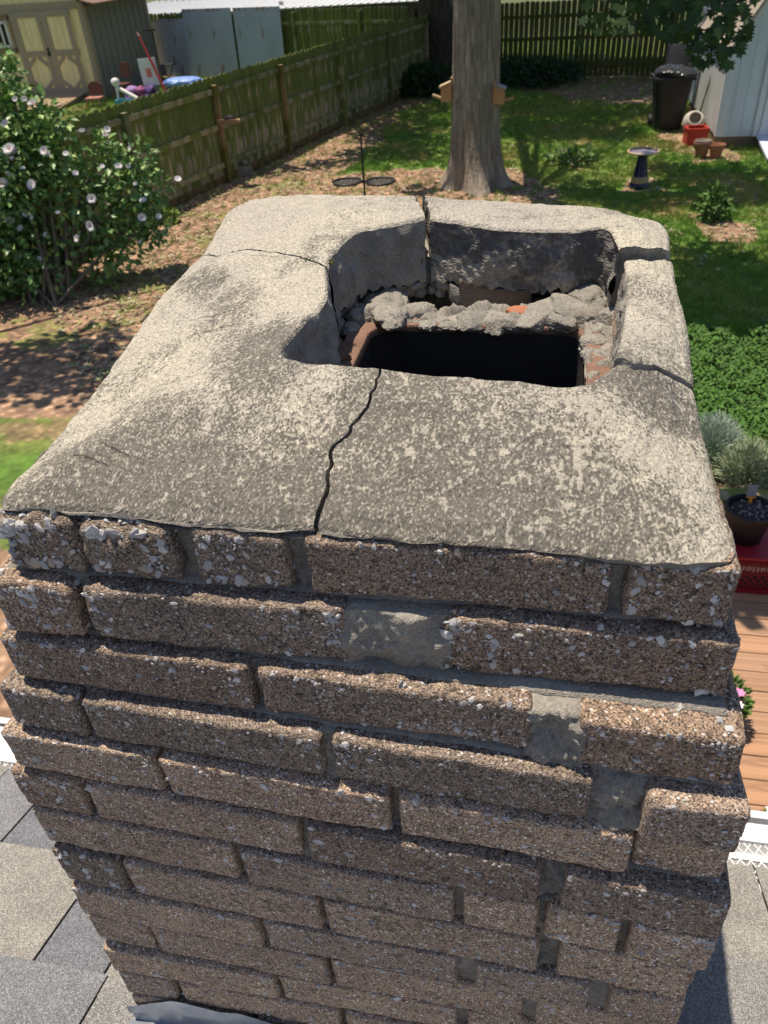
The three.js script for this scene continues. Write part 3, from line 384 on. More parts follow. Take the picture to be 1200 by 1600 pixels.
{
  const inFlue = (x, z) => Math.max(FX0 - 0.018 - x, x - FX1 + 0.002, FZ0 - 0.002 - z, z - FZ1 - 0.012);
  const trim = (g) => { const p = g.attributes.position, ix = g.index.array, out = []; for (let i = 0; i < ix.length; i += 3) { const x = (p.getX(ix[i]) + p.getX(ix[i + 1]) + p.getX(ix[i + 2])) / 3, z = (p.getZ(ix[i]) + p.getZ(ix[i + 1]) + p.getZ(ix[i + 2])) / 3; if (inFlue(x, z) > -0.001) out.push(ix[i], ix[i + 1], ix[i + 2]); } g.setIndex(out); g.computeVertexNormals(); return g; };
  chim('rubble_bed', trim(gridSurface(150, 170, (u, v) => {
    const x = mix(-0.30, 0.115, u), z = mix(-0.95, -0.47, v), d = inFlue(x, z); let y = -0.346 + 0.022 * fbm3(x * 26, z * 26, 2, 4) + 0.014 * fbm3(x * 85, z * 85, 6, 3);
    y += 0.014 * sstep(0.03, 0.0, Math.abs(z + 0.80)) * sstep(-0.25, -0.2, x); // ridge behind the flue
    y -= 0.055 * sstep(0, 0.012, Math.min(x + 0.135, 0.045 - x, z + 0.90, -0.822 - z)); // back pit
    if (d < 0) y = -0.338; else y = mix(z < -0.76 || x > 0.04 ? -0.333 + 0.01 * fbm3(x * 85, z * 85, 6, 3) : -0.352, y, sstep(0, 0.02, d));
    return V3(x + 0.004 * fbm3(x * 70, z * 70, 12, 2), Y(y), z + 0.004 * fbm3(x * 70, z * 70, 22, 2));
  }, (q) => [q.x + q.y * 0.5, q.z + q.y])), rubbleMat);
  const cavity = gridSurface(60, 6, (u, v) => { const c = [[-0.245, -0.47], [-0.245, -0.935], [0.112, -0.935], [0.112, -0.47]], s = Math.min(u * 3, 2.9999), i = Math.floor(s), f = s - i; const x = mix(c[i][0], c[i + 1][0], f), z = mix(c[i][1], c[i + 1][1], f); return V3(x + 0.006 * fbm3(x * 40, v * 3, z * 40, 3), Y(mix(-0.316, -0.43, v)), z + 0.006 * fbm3(x * 40 + 5, v * 3, z * 40, 3)); }, (q) => [q.x + q.z, q.y]);
  chim('cavity_wall', cavity, rubbleMat);
  // chunks: photo pixel, level, radius, flattening, pale or dark
  const chunk = (px, py, y, r, fl0, m, s) => { const fl = [fl0[0] * 0.92, fl0[1] * 0.8, fl0[2] * 0.9], q = P(px, py, y), g = (s % 4 === 1 ? lump(r * 1.05, s, 0.26, 12, fl) : shard(r * 1.25, s, 9, fl)); g.rotateY(s * 1.7).rotateZ((s % 3 - 1) * 0.2).translate(q.x, q.y, q.z); chim('mortar_chunk', g, m); };
  const L = mortarMat, Dk = mortarMat;
  [[612, 483, -0.330, 0.030, [1.7, 0.5, 0.75], L], [575, 492, -0.332, 0.017, [1.1, 0.8, 0.8], L], [558, 497, -0.334, 0.013, [0.9, 1, 0.9], L], [645, 488, -0.333, 0.016, [1.6, 0.5, 0.8], L], [690, 503, -0.338, 0.014, [2.2, 0.4, 0.8], L], [745, 502, -0.336, 0.019, [1.6, 0.5, 0.8], L], [790, 503, -0.336, 0.017, [1.5, 0.6, 0.8], L], [845, 496, -0.333, 0.026, [1.5, 0.55, 0.8], L], [900, 490, -0.330, 0.030, [1.2, 0.6, 0.8], L], [918, 470, -0.326, 0.024, [0.9, 0.7, 0.9], L], [900, 455, -0.328, 0.015, [0.9, 0.7, 0.7], L], [940, 500, -0.334, 0.020, [0.8, 0.6, 1.2], Dk],
    [930, 540, -0.340, 0.016, [1.1, 0.7, 0.9], Dk], [945, 555, -0.338, 0.013, [1, 0.8, 1], Dk], [950, 525, -0.336, 0.012, [0.8, 0.8, 1.3], Dk], [925, 527, -0.342, 0.012, [1.3, 0.6, 0.8], L], [952, 450, -0.325, 0.014, [0.8, 1.2, 0.8], Dk], [962, 425, -0.318, 0.012, [0.9, 0.9, 0.9], Dk], [945, 435, -0.322, 0.012, [1, 1, 0.9], Dk],
    [600, 455, -0.330, 0.020, [1.4, 0.6, 1], Dk], [560, 455, -0.328, 0.017, [1.2, 0.7, 1], Dk], [540, 470, -0.330, 0.014, [1, 0.8, 1], Dk], [535, 490, -0.333, 0.014, [1, 0.8, 1.1], Dk], [520, 505, -0.334, 0.013, [1, 0.8, 1], Dk], [548, 515, -0.338, 0.012, [1.1, 0.7, 0.9], Dk], [505, 525, -0.334, 0.012, [1, 0.8, 1.2], Dk], [495, 545, -0.335, 0.012, [1.2, 0.7, 1], Dk], [515, 540, -0.337, 0.010, [1.3, 0.6, 1], Dk], [640, 445, -0.325, 0.018, [1.2, 0.8, 0.9], Dk], [668, 430, -0.318, 0.020, [1.1, 0.9, 0.8], Dk], [690, 440, -0.322, 0.016, [1, 0.9, 0.8], Dk], [712, 460, -0.330, 0.012, [0.6, 1.4, 0.7], Dk], [655, 455, -0.330, 0.008, [1, 1, 1], L], [676, 452, -0.329, 0.006, [1, 1, 1], L], [688, 457, -0.331, 0.006, [1, 1, 1], L], [666, 424, -0.314, 0.007, [1, 0.8, 1], L],
    [840, 445, -0.325, 0.010, [1, 0.9, 0.9], Dk], [872, 455, -0.330, 0.009, [0.8, 1.1, 0.8], Dk], [875, 430, -0.318, 0.008, [1, 0.9, 0.9], L], [885, 436, -0.320, 0.006, [1, 1, 1], L], [860, 438, -0.322, 0.013, [1.6, 0.7, 0.8], Dk], [905, 436, -0.321, 0.014, [1.7, 0.6, 0.8], Dk], [850, 472, -0.340, 0.009, [1.3, 0.7, 1], L], [838, 475, -0.340, 0.007, [1, 0.8, 1], L], [858, 476, -0.341, 0.006, [1, 0.8, 1], L], [705, 494, -0.338, 0.006, [1, 0.8, 1], L], [698, 498, -0.338, 0.005, [1, 0.8, 1], L], [728, 488, -0.338, 0.005, [1, 0.8, 1], Dk], [670, 500, -0.337, 0.015, [1.6, 0.5, 0.8], L], [718, 503, -0.337, 0.016, [1.5, 0.5, 0.8], L], [768, 503, -0.336, 0.017, [1.3, 0.55, 0.8], L], [818, 500, -0.335, 0.020, [1.4, 0.55, 0.8], L], [870, 497, -0.332, 0.022, [1.3, 0.6, 0.9], L], [925, 492, -0.333, 0.018, [1, 0.7, 1], Dk], [590, 470, -0.331, 0.016, [1.3, 0.6, 0.9], L], [628, 497, -0.336, 0.013, [1.6, 0.5, 0.8], L], [935, 560, -0.342, 0.015, [1, 0.6, 1], Dk], [950, 575, -0.340, 0.013, [1, 0.7, 1], Dk], [945, 480, -0.330, 0.016, [0.9, 0.8, 1], Dk], [958, 500, -0.328, 0.013, [0.8, 1, 1.2], Dk], [962, 470, -0.324, 0.012, [0.8, 1, 1.2], Dk], [940, 518, -0.338, 0.012, [1, 0.7, 1], Dk]].forEach((q, i) => chunk(...q, i + 1));
  const r = rng(404); for (let i = 0; i < 150; i++) { const q = V3(mix(-0.235, 0.105, r()), 0, mix(-0.93, -0.52, r())); if (inFlue(q.x, q.z) < 0.008) continue; const g = shard(0.004 + 0.010 * r() * r(), i + 80, 4, [1, 0.75, 1]); g.translate(q.x, Y(-0.343), q.z); chim('mortar_chunk', g, r() < 0.3 ? L : Dk); }
  const t0 = P(720, 432, -0.314), t1 = P(832, 436, -0.314); const tile = new THREE.BoxGeometry(t1.x - t0.x, 0.085, 0.016, 20, 16, 3); { const p = tile.attributes.position; for (let i = 0; i < p.count; i++) p.setZ(i, p.getZ(i) + 0.002 * fbm3(p.getX(i) * 60, p.getY(i) * 60, 2, 3)); } smoothNormals(tile);
  chim('flue_tile', tile.rotateX(-0.05).translate((t0.x + t1.x) / 2, Y(-0.352), -0.843), tileDark).userData.label = 'dark sooty clay tile standing at the back of the hole';
  const c = P(811, 486, -0.326), chip = lump(0.013, 33, 0.3, 2, [1.25, 0.35, 0.6]); chim('tile_chip', chip.translate(c.x, c.y, c.z), mat([0.42, 0.17, 0.09], 0.9)).userData.label = 'orange chip of broken clay tile on the mortar';
  const c2 = P(520, 556, -0.337), chip2 = box(0.03, 0.012, 0.04, 0, 0, 0, [0.1, 0.5, 0.15]); chim('tile_chip', chip2.translate(c2.x, c2.y, c2.z), tileMat);
  // moss in the left crack, small stone in the front right corner notch
  const ms = new Leaves(), m0 = P(492, 407, -0.25); const rr = rng(9); for (let i = 0; i < 260; i++) ms.add(V3(m0.x + (rr() - 0.5) * 0.035, m0.y - 0.005 + 0.003 * rr(), m0.z + (rr() - 0.5) * 0.010), dirRnd(rr).setY(0.6 + rr()), dirRnd(rr), 0.004, 0.0016, [0.10 + 0.08 * rr(), 0.12 + 0.06 * rr(), 0.04]);
  chim('moss_tuft', ms.geo(), new THREE.MeshStandardMaterial({ vertexColors: true, roughness: 0.9, side: THREE.DoubleSide })).userData.kind = 'stuff';
}
// grey flashing, crumpled round the foot
{
  const metal = mat([0.30, 0.33, 0.37], 0.42, { metalness: 0.25 });
  const f = gridSurface(160, 26, (u, v) => {
    const x = mix(-0.455, 0.20, u), rz = (z) => -1.118 + 0.333 * (z + 0.338); let y, z; const top = -1.036 + 0.016 * fbm3(u * 9, 2, 3, 3) - 0.02 * sstep(0.12, 0, u);
    if (v < 0.4) { const t = v / 0.4; z = -0.331 + 0.002 * t; y = mix(top, rz(-0.33) + 0.014, t); } else { const t = (v - 0.4) / 0.6; z = mix(-0.329, -0.205, t); y = rz(z) + 0.014 - 0.004 * t; }
    const k = 0.007 * fbm3(u * 22, v * 7, 6, 4); return V3(x, Y(y + k * (v < 0.4 ? 0.3 : 1) + 0.004 * (v > 0.4)), z + k * (v < 0.4 ? 0.7 : 0.3));
  });
  chim('flashing', f, metal);
}

// ---------------------------------------------------------------- the house under the chimney: roof, gutter, wall
const roofY = (z) => Y(-1.118 + 0.333 * (z + 0.338)), EAVE = -0.752, PITCH = Math.atan(0.333);
const [granMap, granBump] = texPair(512, 512, (u, v) => { const g = cells(u, v, 150, 71), b = fbm2(u, v, 4, 300, 4), k = (0.45 + 1.0 * g[1] * g[1]) * (0.8 + 0.4 * b), t = g[2] > 0.8 ? 1.45 : 1; return [k * 0.62 * t, k * 0.62 * t, k * 0.62 * t, 0.8 - 0.6 * g[0] + 0.2 * g[1]]; });
const GM = { map: tileRep(granMap, 0.16), bumpMap: tileRep(granBump, 0.16), bumpScale: 0.0012 };
const shingleMats = [[0.47, 0.47, 0.455], [0.39, 0.405, 0.435], [0.55, 0.535, 0.485], [0.43, 0.44, 0.46], [0.33, 0.35, 0.39]].map((c) => mat(c, 0.95, GM));
const house = thing('house', 'low house roof of grey asphalt shingles with a white gutter, round the chimney foot', 'house', [0, 0, 0]);
{
  const deck = gridSurface(2, 2, (u, v) => { const z = mix(EAVE, 3.2, v); return V3(mix(-4, 4, u), roofY(z) - 0.014, z); });
  const roof = part('roof', deck, mat([0.05, 0.05, 0.05], 0.9), house);
  const r = rng(31), EXP = 0.196, cosP = Math.cos(PITCH); let row = 0;
  for (let s = 0; s < 1.9; s += EXP, row++) {
    const z0 = EAVE + s * cosP; let x = -2.6 - r() * 0.2;
    while (x < 2.6) {
      const w = [0.11, 0.15, 0.2, 0.25][Math.floor(r() * 4)] * (0.9 + 0.2 * r());
      const g = box(w - 0.0035, 0.005, EXP + 0.03, 0, 0, 0); g.translate(0, 0, (EXP + 0.03) / 2 - 0.001); g.rotateX(-PITCH + 0.016 + 0.004 * r());
      g.translate(x + w / 2, roofY(z0) + 0.003 + 0.0015 * r(), z0); part('shingle', g, shingleMats[Math.floor(r() * 5)], roof); x += w;
    }
  }
  const white = mat([0.74, 0.75, 0.76], 0.45), gy = roofY(EAVE);
  for (const [x0, x1] of [[-4, -0.455], [0.185, 4]]) {
    const s = new THREE.Shape(); [[0, -0.012], [0, -0.095], [-0.095, -0.095], [-0.118, -0.03], [-0.118, -0.004], [-0.104, -0.004], [-0.104, -0.03], [-0.085, -0.086], [-0.008, -0.086], [-0.008, -0.012]].forEach(([a, b], i) => (i ? s.lineTo(a, b) : s.moveTo(a, b)));
    const g = new THREE.ExtrudeGeometry(s, { depth: x1 - x0, bevelEnabled: false }); g.rotateY(Math.PI / 2); { const p = g.attributes.position; for (let i = 0; i < p.count; i++) p.setXYZ(i, p.getX(i) + x0, p.getY(i) + gy, -p.getZ(i) + EAVE + 0.012); } g.index = null; g.computeVertexNormals();
    const gutter = part('gutter', g, white, house);
    // white rim of the leaf guard and its open diamond mesh
    const yb = (z) => gy - 0.001 + 0.05 * (z - EAVE);
    part('guard_rim', [box(x1 - x0, 0.006, x0 < 0 ? 0.075 : 0.034, (x0 + x1) / 2, gy + 0.010, EAVE - (x0 < 0 ? 0.035 : 0.052)), box(x1 - x0, 0.003, 0.012, (x0 + x1) / 2, gy + 0.012, EAVE + 0.046)], white, gutter);
    const bars = [], xa = Math.max(x0, -1.3), xb = Math.min(x1, 1.5), W = 0.082, n = Math.round((xb - xa) / 0.0165);
    for (let i = 0; i < n; i++) for (const d of [-1, 1]) for (let k = 0; k < 7; k++) { const za = EAVE - 0.038 + k * W / 7, zb = za + W / 7, xm = xa + (i + 0.5) * 0.0165, o = ((k % 2 ? d : -d)) * 0.004; bars.push(rod(V3(xm + o + d * 0.0041, yb(za) + 0.008, za), V3(xm - o + d * 0.0041, yb(zb) + 0.008, zb), 0.0016, 0.0016, 4)); }
    part('guard_mesh', bars, white, gutter);
  }
  part('wall', [box(8, roofY(EAVE) - 0.05, 0.15, 0, (roofY(EAVE) - 0.05) / 2, -0.42), box(0.15, 2.4, 3.5, -3.9, 1.2, 1.4), box(0.15, 2.4, 3.5, 3.9, 1.2, 1.4), box(8, 2.4, 0.15, 0, 1.2, 3.1)], mat([0.55, 0.53, 0.5], 0.85), house);
}

// ---------------------------------------------------------------- ground
const poly = (list) => list.map(([a, b]) => onY(a, b));
const inside = (x, z, p) => { if (!p.bb) p.bb = [Math.min(...p.map((q) => q.x)), Math.max(...p.map((q) => q.x)), Math.min(...p.map((q) => q.z)), Math.max(...p.map((q) => q.z))]; if (x < p.bb[0] || x > p.bb[1] || z < p.bb[2] || z > p.bb[3]) return false; let c = false; for (let i = 0, j = p.length - 1; i < p.length; j = i++) if ((p[i].z > z) !== (p[j].z > z) && x < ((p[j].x - p[i].x) * (z - p[i].z)) / (p[j].z - p[i].z) + p[i].x) c = !c; return c; };
const soilAreas = [poly([[-60, 420], [-60, 640], [60, 645], [130, 640], [215, 610], [300, 480], [400, 390], [500, 306], [560, 262], [640, 178], [700, 140], [560, 140], [330, 250]]), poly([[-80, 870], [-80, 1600], [500, 1600], [500, 900], [60, 860]]), poly([[610, 300], [640, 268], [700, 262], [800, 268], [860, 300], [850, 330], [640, 330]]), poly([[800, 112], [1010, 112], [1040, 140], [1020, 165], [960, 162], [900, 158], [850, 150], [800, 135]]), poly([[1050, 195], [1110, 210], [1180, 245], [1170, 258], [1100, 258], [1050, 225]]), poly([[1085, 345], [1120, 338], [1170, 350], [1165, 372], [1110, 374]]), poly([[970, 290], [1020, 286], [1030, 302], [975, 304]]), poly([[430, 340], [700, 340], [680, 272], [600, 266], [540, 274]]), poly([[1080, 545], [1300, 535], [1300, 1000], [1080, 1000]])];
const soilAt = (x, z) => { const wx = x + 0.7 * fbm3(x * 0.9, z * 0.9, 3, 3), wz = z + 0.9 * fbm3(x * 0.9, z * 0.9, 9, 3); return soilAreas.some((p) => inside(wx, wz, p)); };
const YX0 = -24, YX1 = 16, YZ0 = -38, YZ1 = 2;
const [yardMap, yardBump] = texPair(1024, 1024, (u, v) => {
  const x = mix(YX0, YX1, u), z = mix(YZ0, YZ1, v), n1 = fbm3(x * 1.6, z * 1.6, 2, 4), n2 = fbm3(x * 8, z * 8, 5, 3), n3 = hash(Math.floor(u * 1024), Math.floor(v * 1024), 8);
  let soil = soilAt(x, z) ? 1 : 0; if (!soil && n1 > 0.33) soil = 0.6; if (soil === 1 && n1 + n2 * 0.6 > 0.30) soil = 0.25;
  const g = 0.7 + 0.5 * n3 + 0.5 * n2, dry = clamp(0.3 + 1.2 * n1), gc = [mix(0.10, 0.2, dry) * g, mix(0.19, 0.2, dry) * g, mix(0.028, 0.06, dry) * g];
  const k = 0.75 + 0.5 * n2 + 0.4 * (n3 - 0.5), lit = n3 > 0.86 ? 1.7 : 1, sc = [0.37 * k * lit, 0.235 * k * lit, 0.15 * k * lit];
  return [mix(gc[0], sc[0], soil), mix(gc[1], sc[1], soil), mix(gc[2], sc[2], soil), 0.4 + 0.4 * n3 + 0.3 * n2];
}, false);
const far = solo('ground', new THREE.PlaneGeometry(600, 600).rotateX(-Math.PI / 2).translate(0, -0.006, 0), mat([0.10, 0.125, 0.05], 1)); far.userData.kind = 'structure';
solo('lawn', gridSurface(120, 120, (u, v) => { const x = mix(YX0, YX1, u), z = mix(YZ0, YZ1, v); return V3(x, 0.025 + 0.04 * fbm3(x * 0.5, z * 0.5, 7, 3), z); }, (q, u, v) => [u, v]), mat([1, 1, 1], 1, { map: yardMap, bumpMap: yardBump, bumpScale: 0.03 })).userData.kind = 'structure';
const foliage = (t = 0.25) => new THREE.MeshPhysicalMaterial({ vertexColors: true, roughness: 0.55, side: THREE.DoubleSide, transmission: t, thickness: 0 });
const leafMat = foliage(0.3), matteLeaf = new THREE.MeshStandardMaterial({ vertexColors: true, roughness: 0.7, side: THREE.DoubleSide });
{ // grass: tufts over the lawn
  const r = rng(7), tuft = new Leaves(); for (let i = 0; i < 9; i++) { const a = r() * 6.28, d = V3(Math.cos(a) * 0.5, 1, Math.sin(a) * 0.5); tuft.add(V3((r() - 0.5) * 0.10, -0.01, (r() - 0.5) * 0.10), d, V3(Math.sin(a), 0.2, -Math.cos(a)), 0.05 + 0.05 * r(), 0.011, [1, 1, 1]); }
  const spots = []; for (let i = 0; i < 150000 && spots.length < 52000; i++) { const z = -3 - 26 * Math.pow(r(), 0.8), x = mix(-0.62, 0.42, r()) * (-z) * 0.95 + (r() - 0.5) * 2; if (soilAt(x, z) && r() > 0.12) continue; spots.push([x, z]); }
  const g = new THREE.InstancedMesh(tuft.geo(), matteLeaf, spots.length), m = new THREE.Matrix4(), c = new THREE.Color();
  spots.forEach(([x, z], i) => { const s = 0.7 + 0.7 * r(); m.compose(V3(x, 0.02 + 0.04 * fbm3(x * 0.5, z * 0.5, 7, 3), z), new THREE.Quaternion().setFromEuler(new THREE.Euler(0, r() * 6.28, 0)), V3(s, s * (0.6 + 0.6 * r()), s)); g.setMatrixAt(i, m); const d = clamp(0.35 + 1.1 * fbm3(x * 1.6, z * 1.6, 2, 3) + 0.5 * (r() - 0.5)), k = 0.75 + 0.5 * r(); g.setColorAt(i, c.setRGB(mix(0.18, 0.35, d) * k, mix(0.34, 0.36, d) * k, mix(0.045, 0.09, d) * k)); });
  g.name = 'grass'; g.castShadow = g.receiveShadow = true; scene.add(tag(g, 'short green lawn grass across the back yard', 'grass', null, 'stuff'));
}
{ // fallen leaves
  const r = rng(17), leaf = new Leaves(); leaf.lobed(V3(-0.03, 0, 0), V3(1, 0.15, 0), V3(0, 1, 0), 0.07, [1, 1, 1]); leaf.add(V3(0.02, 0, 0.03), V3(-1, 0.3, 0.4), V3(0, 1, 0.2), 0.06, 0.035, [1, 1, 1]);
  const spots = []; for (let i = 0; i < 80000 && spots.length < 14000; i++) { const z = -4 - 22 * r(), x = mix(-0.72, 0.42, r()) * -z; if (soilAt(x, z) ? r() > 0.75 : r() > 0.07) continue; spots.push([x, z]); }
  const g = new THREE.InstancedMesh(leaf.geo(), matteLeaf, spots.length), m = new THREE.Matrix4(), c = new THREE.Color();
  spots.forEach(([x, z], i) => { const s = 0.35 + 0.9 * r() * r(); m.compose(V3(x, 0.04 + 0.04 * fbm3(x * 0.5, z * 0.5, 7, 3), z), new THREE.Quaternion().setFromEuler(new THREE.Euler((r() - 0.5) * 0.7, r() * 6.28, (r() - 0.5) * 0.7)), V3(s, s, s)); g.setMatrixAt(i, m); const t = r(), k = 0.7 + 0.5 * r(); g.setColorAt(i, t < 0.45 ? c.setRGB(0.46 * k, 0.40 * k, 0.26 * k) : t < 0.75 ? c.setRGB(0.34 * k, 0.36 * k, 0.16 * k) : c.setRGB(0.26 * k, 0.16 * k, 0.09 * k)); });
  g.name = 'leaf_litter'; g.castShadow = g.receiveShadow = true; scene.add(tag(g, 'pale dry leaves scattered over the bare soil', 'leaf litter', null, 'stuff'));
}

// ---------------------------------------------------------------- fences
const [boardMap, boardBump] = texPair(512, 1024, (u, v) => {
  const st = fbm2(u, v * 0.25, 48, 500, 4), gr = fbm2(u * 2, v * 0.1, 64, 540, 3), ms = fbm2(u, v, 7, 560, 4), k = 0.6 + 0.7 * st + 0.25 * (gr - 0.5), m = sstep(0.32, 0.54, ms * 0.7 + st * 0.35 + 0.16 * (v - 0.5));
  const a = [0.36 * k, 0.32 * k, 0.235 * k], b = [0.145 * k, 0.185 * k, 0.045 * k]; return [mix(a[0], b[0], m), mix(a[1], b[1], m), mix(a[2], b[2], m), st * 0.6 + gr * 0.4];
});
const BM = (k) => ({ map: (() => { const c = boardMap.clone(); c.repeat.set(1.1, 0.55); c.offset.set(k * 0.31, 0); c.needsUpdate = true; return c; })(), bumpMap: (() => { const c = boardBump.clone(); c.repeat.set(1.1, 0.55); c.offset.set(k * 0.31, 0); c.needsUpdate = true; return c; })(), bumpScale: 0.004 });
const boardMats = [0, 1, 2, 3].map((k) => mat([[1, 1, 1], [0.85, 0.92, 0.8], [1.15, 1.1, 1.0], [0.75, 0.8, 0.7]][k], 0.95, BM(k))), postMat = mat([0.95, 0.72, 0.5], 0.95, BM(1)), darkBoards = boardMats;
const shadedMossPair = texPair(256, 512, (u, v) => { const st = fbm2(u, v * 0.25, 40, 1600, 4), ms = fbm2(u, v, 8, 1640, 4), k = 0.5 + 0.9 * st, m = sstep(0.30, 0.55, ms * 0.8 + st * 0.25); return [mix(0.17, 0.10, m) * k, mix(0.15, 0.115, m) * k, mix(0.09, 0.022, m) * k, st]; }), shadedMossBoards = [0, 1, 2].map((j) => { const a = shadedMossPair[0].clone(), b = shadedMossPair[1].clone(); for (const c of [a, b]) { c.repeat.set(1.3, 0.5); c.offset.set(j * 0.37, j * 0.21); c.needsUpdate = true; } return mat([1, 1, 1], 0.95, { map: a, bumpMap: b, bumpScale: 0.004 }); });  // moss green boards, with the tree shade also darkened into their colour
const picketShape = (w, h) => { const s = new THREE.Shape(), c = 0.03; s.moveTo(-w / 2, 0); s.lineTo(w / 2, 0); s.lineTo(w / 2, h - c); s.lineTo(w / 2 - c, h); s.lineTo(-w / 2 + c, h); s.lineTo(-w / 2, h - c); return new THREE.ExtrudeGeometry(s, { depth: 0.017, bevelEnabled: false }); };
function fence(label, a, b, o) {                       // posts and rails on the side to the right of a -> b when o.side = 1
  const d = V3().subVectors(b, a); d.y = 0; const L = d.length(), f = thing('wooden_fence', label, 'fence', [a.x, 0, a.z], Math.atan2(-d.z, d.x)), r = rng(o.seed), h = o.h, sd = o.side;
  const shapes = [0, 1, 2].map((k) => picketShape(o.w * (0.97 - 0.02 * k), h));
  for (let x = o.w / 2; x < L; x += o.w + 0.004 + (o.gap ?? 0) * r()) { const g = part('picket', shapes[Math.floor(r() * 3)], o.mats[Math.floor(r() * o.mats.length)], f); g.position.set(x, 0.04 + (r() - 0.5) * 0.03, -0.0085 + (r() - 0.5) * 0.006); g.rotation.z = (r() - 0.5) * 0.008; }
  const posts = o.posts; for (const y of o.rails) for (let i = 0; i < posts.length - 1; i++) part('rail', box(posts[i + 1] - posts[i] - 0.02, 0.085, 0.038, (posts[i] + posts[i + 1]) / 2, y + (r() - 0.5) * 0.02, sd * 0.031), o.mats[i % o.mats.length], f);
  posts.forEach((x, i) => { part('post', box(0.105, o.post ?? h - 0.05, 0.09, x, (o.post ?? h - 0.05) / 2, sd * 0.062), (o.brownPosts ?? []).includes(i) ? postMat : o.mats[(i + 1) % o.mats.length], f); });
  if (o.kick) part('kick_board', box(L, 0.20, 0.02, L / 2, 0.08, sd * 0.012), mat([0.62, 0.42, 0.30], 0.95, BM(2)), f);
  return f;
}
{
  const p1 = onY(355, 288), p4 = onY(608, 165), d = V3().subVectors(p4, p1).normalize(), a = p1.clone().addScaledVector(d, -8.2), b = p1.clone().addScaledVector(d, 12.1);
  const tt = [[355, 288], [458, 242], [540, 200], [608, 165]].map(([x, y]) => V3().subVectors(onY(x, y), a).dot(d));
  fence('mossy wooden picket fence with rails, running behind the white flowering shrub', a, b, { seed: 3, h: 1.74, w: 0.138, side: 1, rails: [0.36, 0.98, 1.56], posts: [0.1, tt[0] - 5.2, tt[0] - 2.5, ...tt, tt[3] + 2.7, V3().subVectors(b, a).length() - 0.05], brownPosts: [3, 4], mats: boardMats, kick: true, post: 1.66 });
}
{
  const a = onY(655, 128), b = onY(1000, 120), d = V3().subVectors(b, a).normalize(), e = b.clone().addScaledVector(d, 8); a.addScaledVector(d, -0.2);
  const L = V3().subVectors(e, a).length(); fence('shaded dark green back fence behind the tree and the wheeled bin', a, e, { seed: 8, h: 1.86, w: 0.135, gap: 0.007, side: 1, rails: [0.35, 1.0, 1.55], posts: [0.1, 2.5, 4.9, 7.3, 9.7, 12.1, L - 0.1], mats: shadedMossBoards });
}
{
  const a = V3(-17.5, 0, -30.9), b = V3(-4.3, 0, -26.9), L = V3().subVectors(b, a).length(); const f = fence('dark picket fence behind the leaning blue grey sheets', a, b, { seed: 12, h: 1.86, w: 0.13, gap: 0.03, side: 1, rails: [0.4, 1.5], posts: [0.1, 2.5, 4.9, 7.3, 9.7, 12.1, L - 0.1], mats: darkBoards });
}
// blue grey sheets leaning on that fence
const sheetMap = texPair(256, 256, (u, v) => { const k = 0.8 + 0.35 * fbm2(u, v * 0.5, 5, 700, 5); const s = sstep(0.66, 0.75, fbm2(u * 2, v, 5, 730, 4)); return [0.40 * k - 0.12 * s, 0.45 * k - 0.2 * s, 0.51 * k - 0.28 * s, 0.5]; })[0];
[[231, 290, 28, 'lilac grey sheet beside the shed wall, lowest of the leaning sheets', [1, 0.94, 1.0]], [277, 361, 11, 'blue grey leaning sheet with a brown stain', [1, 1, 1]], [358, 437, 9, 'blue grey leaning sheet without stains, beside bare pickets', [0.97, 1, 1]]].forEach(([x0, x1, py, label, c], i) => {
  const z = [-29.3, -28.7, -28.15][i], a = onZ(x0, py, z), b = onZ(x1, py, z - 0.0), m = mat(c, 0.6, { map: sheetMap }); const h = Math.min(a.y, b.y), w = b.x - a.x;
  const g = new THREE.BoxGeometry(w * 1.08, h, 0.012); solo('leaning_sheet', g.translate(0, h / 2, 0).rotateX(-0.03).rotateY(-0.29).translate((a.x + b.x) / 2, 0, z), m, label, 'sheet', 'sheets leaning on the neighbouring fence');
});
{ // pale metal roof beyond
  const g = []; for (let i = 0; i < 52; i++) { g.push(box(0.26, 0.03, 7, -19 + i * 0.3, 1.6, -38.2, [0.02, 0, 0])); g.push(box(0.05, 0.06, 7, -18.85 + i * 0.3, 1.62, -38.2, [0.02, 0, 0])); }
  const t = thing('metal_roof', 'white ribbed metal roof seen over the dark picket fence', 'roof', [0, 0, 0]); part('roof_sheet', g, mat([0.72, 0.74, 0.74], 0.5), t);
  part('support', [box(0.15, 1.7, 0.15, -18, 0.85, -36), box(0.15, 1.7, 0.15, -11, 0.85, -36), box(0.15, 1.7, 0.15, -4.5, 0.85, -36), box(15, 1.7, 0.1, -11.2, 0.85, -41)], mat([0.3, 0.3, 0.3], 0.8), t);
}

